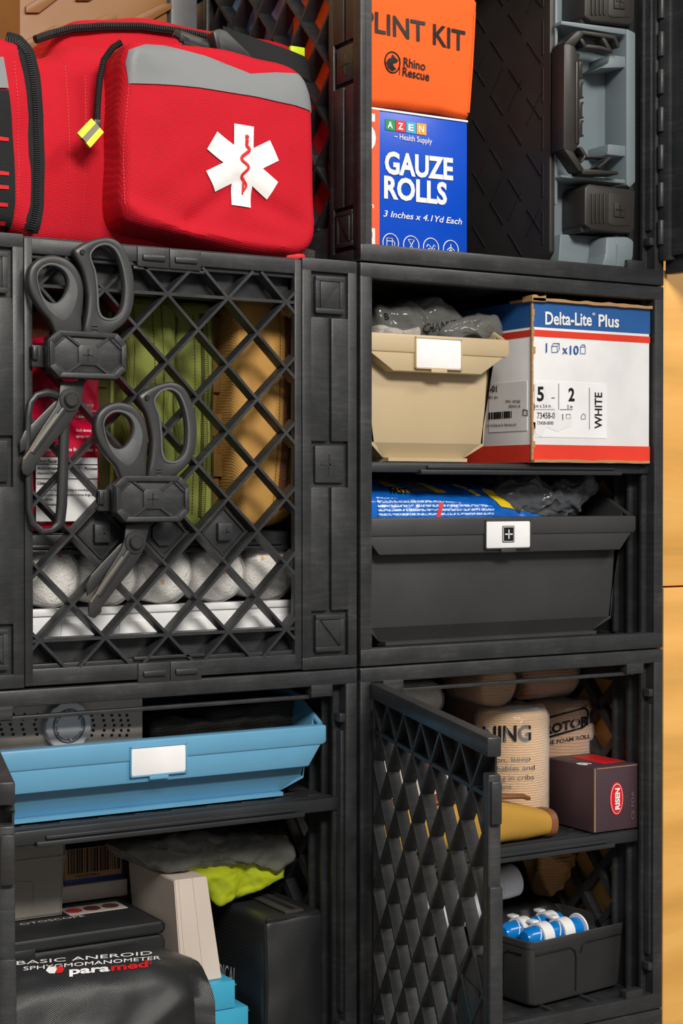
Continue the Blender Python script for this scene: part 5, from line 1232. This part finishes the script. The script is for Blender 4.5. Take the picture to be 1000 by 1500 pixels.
# striped box and white roll behind the door
t = thing('card_box', 'red and white striped card box behind the swung lattice door', 'box', (.12, .15, zs))
b = B(); b.box(.045, .185, .10, .20, zs, .594, .001); sb = part('box', b, m_offwhite, t)
b = B()
for k in range(7): b.box(.050+k*.0195, .058+k*.0195, .0994, .1005, .545, .588)
part('red_stripe', b, m_redink, sb); b = B(); b.box(.045, .185, .0993, .1006, zs+.001, .528); part('lower_band', b, m_brownleather, sb)
p = W(612, 1035, .12); crepe_roll((.075, .135, .5945+.0165), (1, .0, 0), .016, .108, m_gauze, 'white gauze roll lying on the striped box behind the lattice door', 'bandage roll', 'bandage rolls in the lower right crate', seed=17.)
# gold roll up pouch with a leather strap
t = thing('tool_roll', 'gold canvas roll pouch with a brown leather strap on the shelf', 'pouch', (.14, .035, zs))
b = B(); lo = []; N = 28
for i in range(N+1):
    x = .052+(.238-.052)*i/N; u = i/N; hh = .0195*(1-.45*max(0, (u-.6)/.4)**1.3); ww = .019*(1-.2*max(0, (u-.6)/.4)); cy = .036
    lo.append([V((x, cy+ww*math.copysign(abs(math.cos(a))**.7, math.cos(a)), zs+hh+hh*math.copysign(abs(math.sin(a))**.75, math.sin(a)))) for a in [2*math.pi*k/36 for k in range(36)]])
b.loft(lo); b.noise(.0016, 35, 4.)
for v in b.bm.verts: v.co.z = max(v.co.z, zs+.0003)
part('canvas', b, m_gold, t)
p = lo[-1][0]; b = B(); b.lathe((.2375, .036, zs+.0115), (1, 0, -.05), [(.004, 0), (.0095, .0005), (.0105, .003), (.009, .006), (.004, .007)], 24); part('leather_end', b, m_brownleather, t)
b = B(); b.loft([[V((c_.x+dx_, .036+(c_.y-.036)*1.06, zs+.0104+(c_.z-zs-.0104)*1.06)) for c_ in lo[-2]] for dx_ in (-.001, .0015, .004, .006)]); part('leather_band', b, m_brownleather, t)
b = B(); b.tube([(.055, .030, zs+.042), (.12, .030, zs+.0425), (.18, .030, zs+.0405), (.205, .030, zs+.0385), (.212, .030, zs+.036)], [.005, .005, .005, .0045, .0035], 12, flat=.55, up=V((0, 0, 1))); part('leather_strap', b, m_brownleather, t)
# plum box
Yp = .018; x0, x1_ = W(869, 1165, Yp).x, W(935, 1165, Yp).x; zt = W(869, 1125, Yp).z
t = thing('plum_box', 'dark plum card box with a red oval badge at the front of the shelf', 'box', ((x0+x1_)/2, .05, zs))
b = B(); b.box(x0, x1_, Yp, Yp+.070, zs, zt, .0008); bx = part('box', b, m_plum, t)
c = W(903, 1170, Yp-.0006); b = B()
def oval(rx, rz, ya, yb): q = B(); q.prism([(c.x+rx*math.cos(k*math.pi/24), c.z+rz*math.sin(k*math.pi/24)) for k in range(48)], ya, yb); return q
bd = part('badge', oval(.0079, .0150, Yp-.0006, Yp+.0004), m_redink, bx); part('badge_ring', oval(.0070, .0138, Yp-.0008, Yp), m_white, bd); part('badge_ring', oval(.0066, .0133, Yp-.0010, Yp), m_redink, bd)
p0 = V((c.x+.0026, Yp-.0011, c.z-.0098)); part('lettering', text('RISEN', p0, (0, 0, 1), (-1, 0, 0), .0052, .0196, bold=.04), m_white, bd)
p0 = W(928, 1200, Yp-.0003); part('lettering', text('CE FDA', p0, (0, 0, 1), (-1, 0, 0), .0036, .026), plastic('faint_print', L(104, 84, 92), .5), bx)
b = B(); e = .0008
for q in ((x0+.001, x0+.002, zs+.001, zt-.001), (x0+.004, x1_-.001, zt-.0016, zt-.001)): b.box(q[0], q[1], Yp-.0004, Yp+.0004, q[2], q[3])
part('flap_edge', b, m_card, bx)
a = V((x0+.001, Yp+.026, zt+.0003)); part('lettering', text('9', (x0+.012, Yp+.014, zt), (0, 1, 0), (-1, 0, 0), .012, .014, bold=.05), m_white, bx)
b = B(); b.box(x0+.022, x1_-.004, Yp+.014, Yp+.06, zt-.0002, zt+.0003); part('red_panel', b, m_redink, bx)
# black tray with blue tubes
P0 = WZ(777, 1478, .343); rz = .115; Lx = .125; Dy = .092; Hh = .0590
t = thing('tray', 'small black open tray holding blue tubes on the crate floor', 'tray', (P0.x, P0.y, .3425), rz)
b = B()
def taper(z): return -.004*(1-z/Hh)
def wall(pa, pb, nrm, th=.0025):
    pass
o = rrect(0, Lx, 0, Dy, .008, 5); cx_, cy_ = Lx/2, Dy/2
def ringz(s, z): return [V((cx_+(x-cx_)*s, cy_+(y-cy_)*s, z)) for x, y in o]
b.loft([ringz(.90, .046), ringz(.955, .0465), ringz(.965, Hh-.0005), ringz(.985, Hh), ringz(1.0, Hh-.0008), ringz(.998, Hh-.006), ringz(.985, Hh-.007), ringz(.93, .003), ringz(.90, .0003)])
shl = part('shell', b, m_blackbin, t, local=True)
b = B()
def groove(pts): b.tube([V((x, -.0005+.0052*(1-z/Hh)*.62, z)) for x, z in pts], .00075, 6)
groove([(.007, .047), (.05, .047), (.056, .043), (.058, .036), (.059, .006)]); groove([(.121, .049), (.070, .049), (.065, .046), (.064, .040)])
b.tube([V((.0035*(1-z/Hh)*1.2-.0002, y, z)) for y, z in [(.012, .046), (.03, .046), (.036, .042), (.037, .02), (.038, .008)]], .0008, 6)
part('panel_groove', b, m_dark, shl, local=True)
M0 = TM[t.name]
def tube_(y, x0, x1, labels, clips, disc):
    c = M0 @ V((x0, y, .046)); t2 = thing('blue_tube', labels, 'tube', c, rz, 'blue tubes with white clips')
    b = B(); L_ = x1-x0; z = .0104; r = .0098
    b.lathe((0, 0, z), (1, 0, .0), [(0, 0), (r-.003, .0008), (r, .006), (r, L_-.005), (r-.003, L_-.0008), (0, L_)], 30); tb = part('tube', b, m_blueband, t2, local=True)
    for cx in clips:
        b = B(); lo = []
        for k in range(25):
            a = math.radians(-40+265*k/24); w = .0062*(1 if 3 < k < 21 else .7)
            lo.append([V((cx+s*w, math.cos(a)*rr, z+math.sin(a)*rr)) for s, rr in ((-1, r+.0004), (-1, r+.0026), (1, r+.0026), (1, r+.0004))])
        b.loft(lo); b.box(cx-.004, cx+.004, .006, .015, z+.0095, z+.0125, .001); part('clip', b, m_whiteplastic, tb, local=True)
    b = B()
    for dx in (.012, L_*.5): b.tube([V((dx+.010*k/8, -math.cos(k*.3)*(r+.0002), z+math.sin(k*.3)*(r+.0002))) for k in range(9)], .0005, 6)
    part('white_line', b, m_white, tb, local=True)
    if disc: b = B(); b.lathe((L_-.004, 0, z+.0005), (1, 0, .12), [(.007, 0), (.0125, .0005), (.0128, .0018), (.0105, .003), (.006, .0025)], 32); part('end_ring', b, m_whiteplastic, tb, local=True)
tube_(.020, .010, .083, 'front blue tube with two white clips and a white end ring in the black tray', (.022, .048), True)
tube_(.045, .007, .084, 'rear blue tube with two white clips in the black tray', (.024, .058), False)
# bottle, cloth bag and hanging film bag
b = crumple(rrect(.195, .327, .3425, .402, .02), .125, .27, .004, 30, 8.)
for v in b.bm.verts: v.co.z = max(v.co.z, .3424)
solo('cloth_bag', b, m_blackfab, 'black cloth bag in the dark behind the small black tray', 'bag', (.26, .2, .3425), ang=1.)
pc = W(744, 1291, .105); t = thing('bottle', 'white plastic bottle with a ribbed cap, half hidden behind the lattice door', 'bottle', (pc.x-.10, .105, .40))
ax = V((1, 0, .14)).normalized(); s0 = V((pc.x, .105, pc.z))-ax*.115
b = B(); b.lathe(s0, ax, [(0, 0), (.024, .001), (.027, .005), (.027, .075), (.024, .085), (.015, .094), (.0135, .098), (.0135, .104)], 40); part('body', b, m_whiteplastic, t)
b = B(); b.lathe(s0+ax*.100, ax, [(.0138, 0), (.0146, .001), (.0146, .007), (.0152, .008), (.0152, .021), (.0140, .0225), (0, .0225)], 40); part('cap', b, m_whiteplastic, t)
b = crumple(px2([(778,1240),(835,1238),(828,1270),(812,1300),(800,1312),(790,1295),(782,1265)], .13), .118, .15, .003, 50, 5.); solo('film_bag', b, m_tanroll, 'tan filled clear bag hanging below the shelf at the back right', 'bag', (.32, .13, .42), ang=1.)
# ---------------------------------------------------------------- light
wd = bpy.data.worlds.new('room'); SC.world = wd; wd.use_nodes = True
wd.node_tree.nodes['Background'].inputs[0].default_value = (.95, .97, 1., 1); wd.node_tree.nodes['Background'].inputs[1].default_value = .24
def area(name, loc, tgt, sx, sy, pw, col):
    l = bpy.data.lights.new(name, 'AREA'); l.shape = 'RECTANGLE'; l.size = sx; l.size_y = sy; l.energy = pw; l.color = col
    o = bpy.data.objects.new(name, l); COL.objects.link(o); o.location = loc
    o.rotation_euler = (V(tgt)-V(loc)).to_track_quat('-Z', 'Y').to_euler(); return o
area('ceiling_light', (-.55, -2.3, 2.15), (-.05, 0, .8), 1.0, .4, 66, (1, .95, .87))
area('ceiling_light', (1.2, -1.7, 2.5), (.4, 0, .8), 1.0, .4, 26, (1, .93, .83))
SC.view_settings.view_transform = 'Standard'; SC.view_settings.look = 'None'; SC.view_settings.exposure = 0; SC.view_settings.gamma = 1; SC.view_settings.use_curve_mapping = False
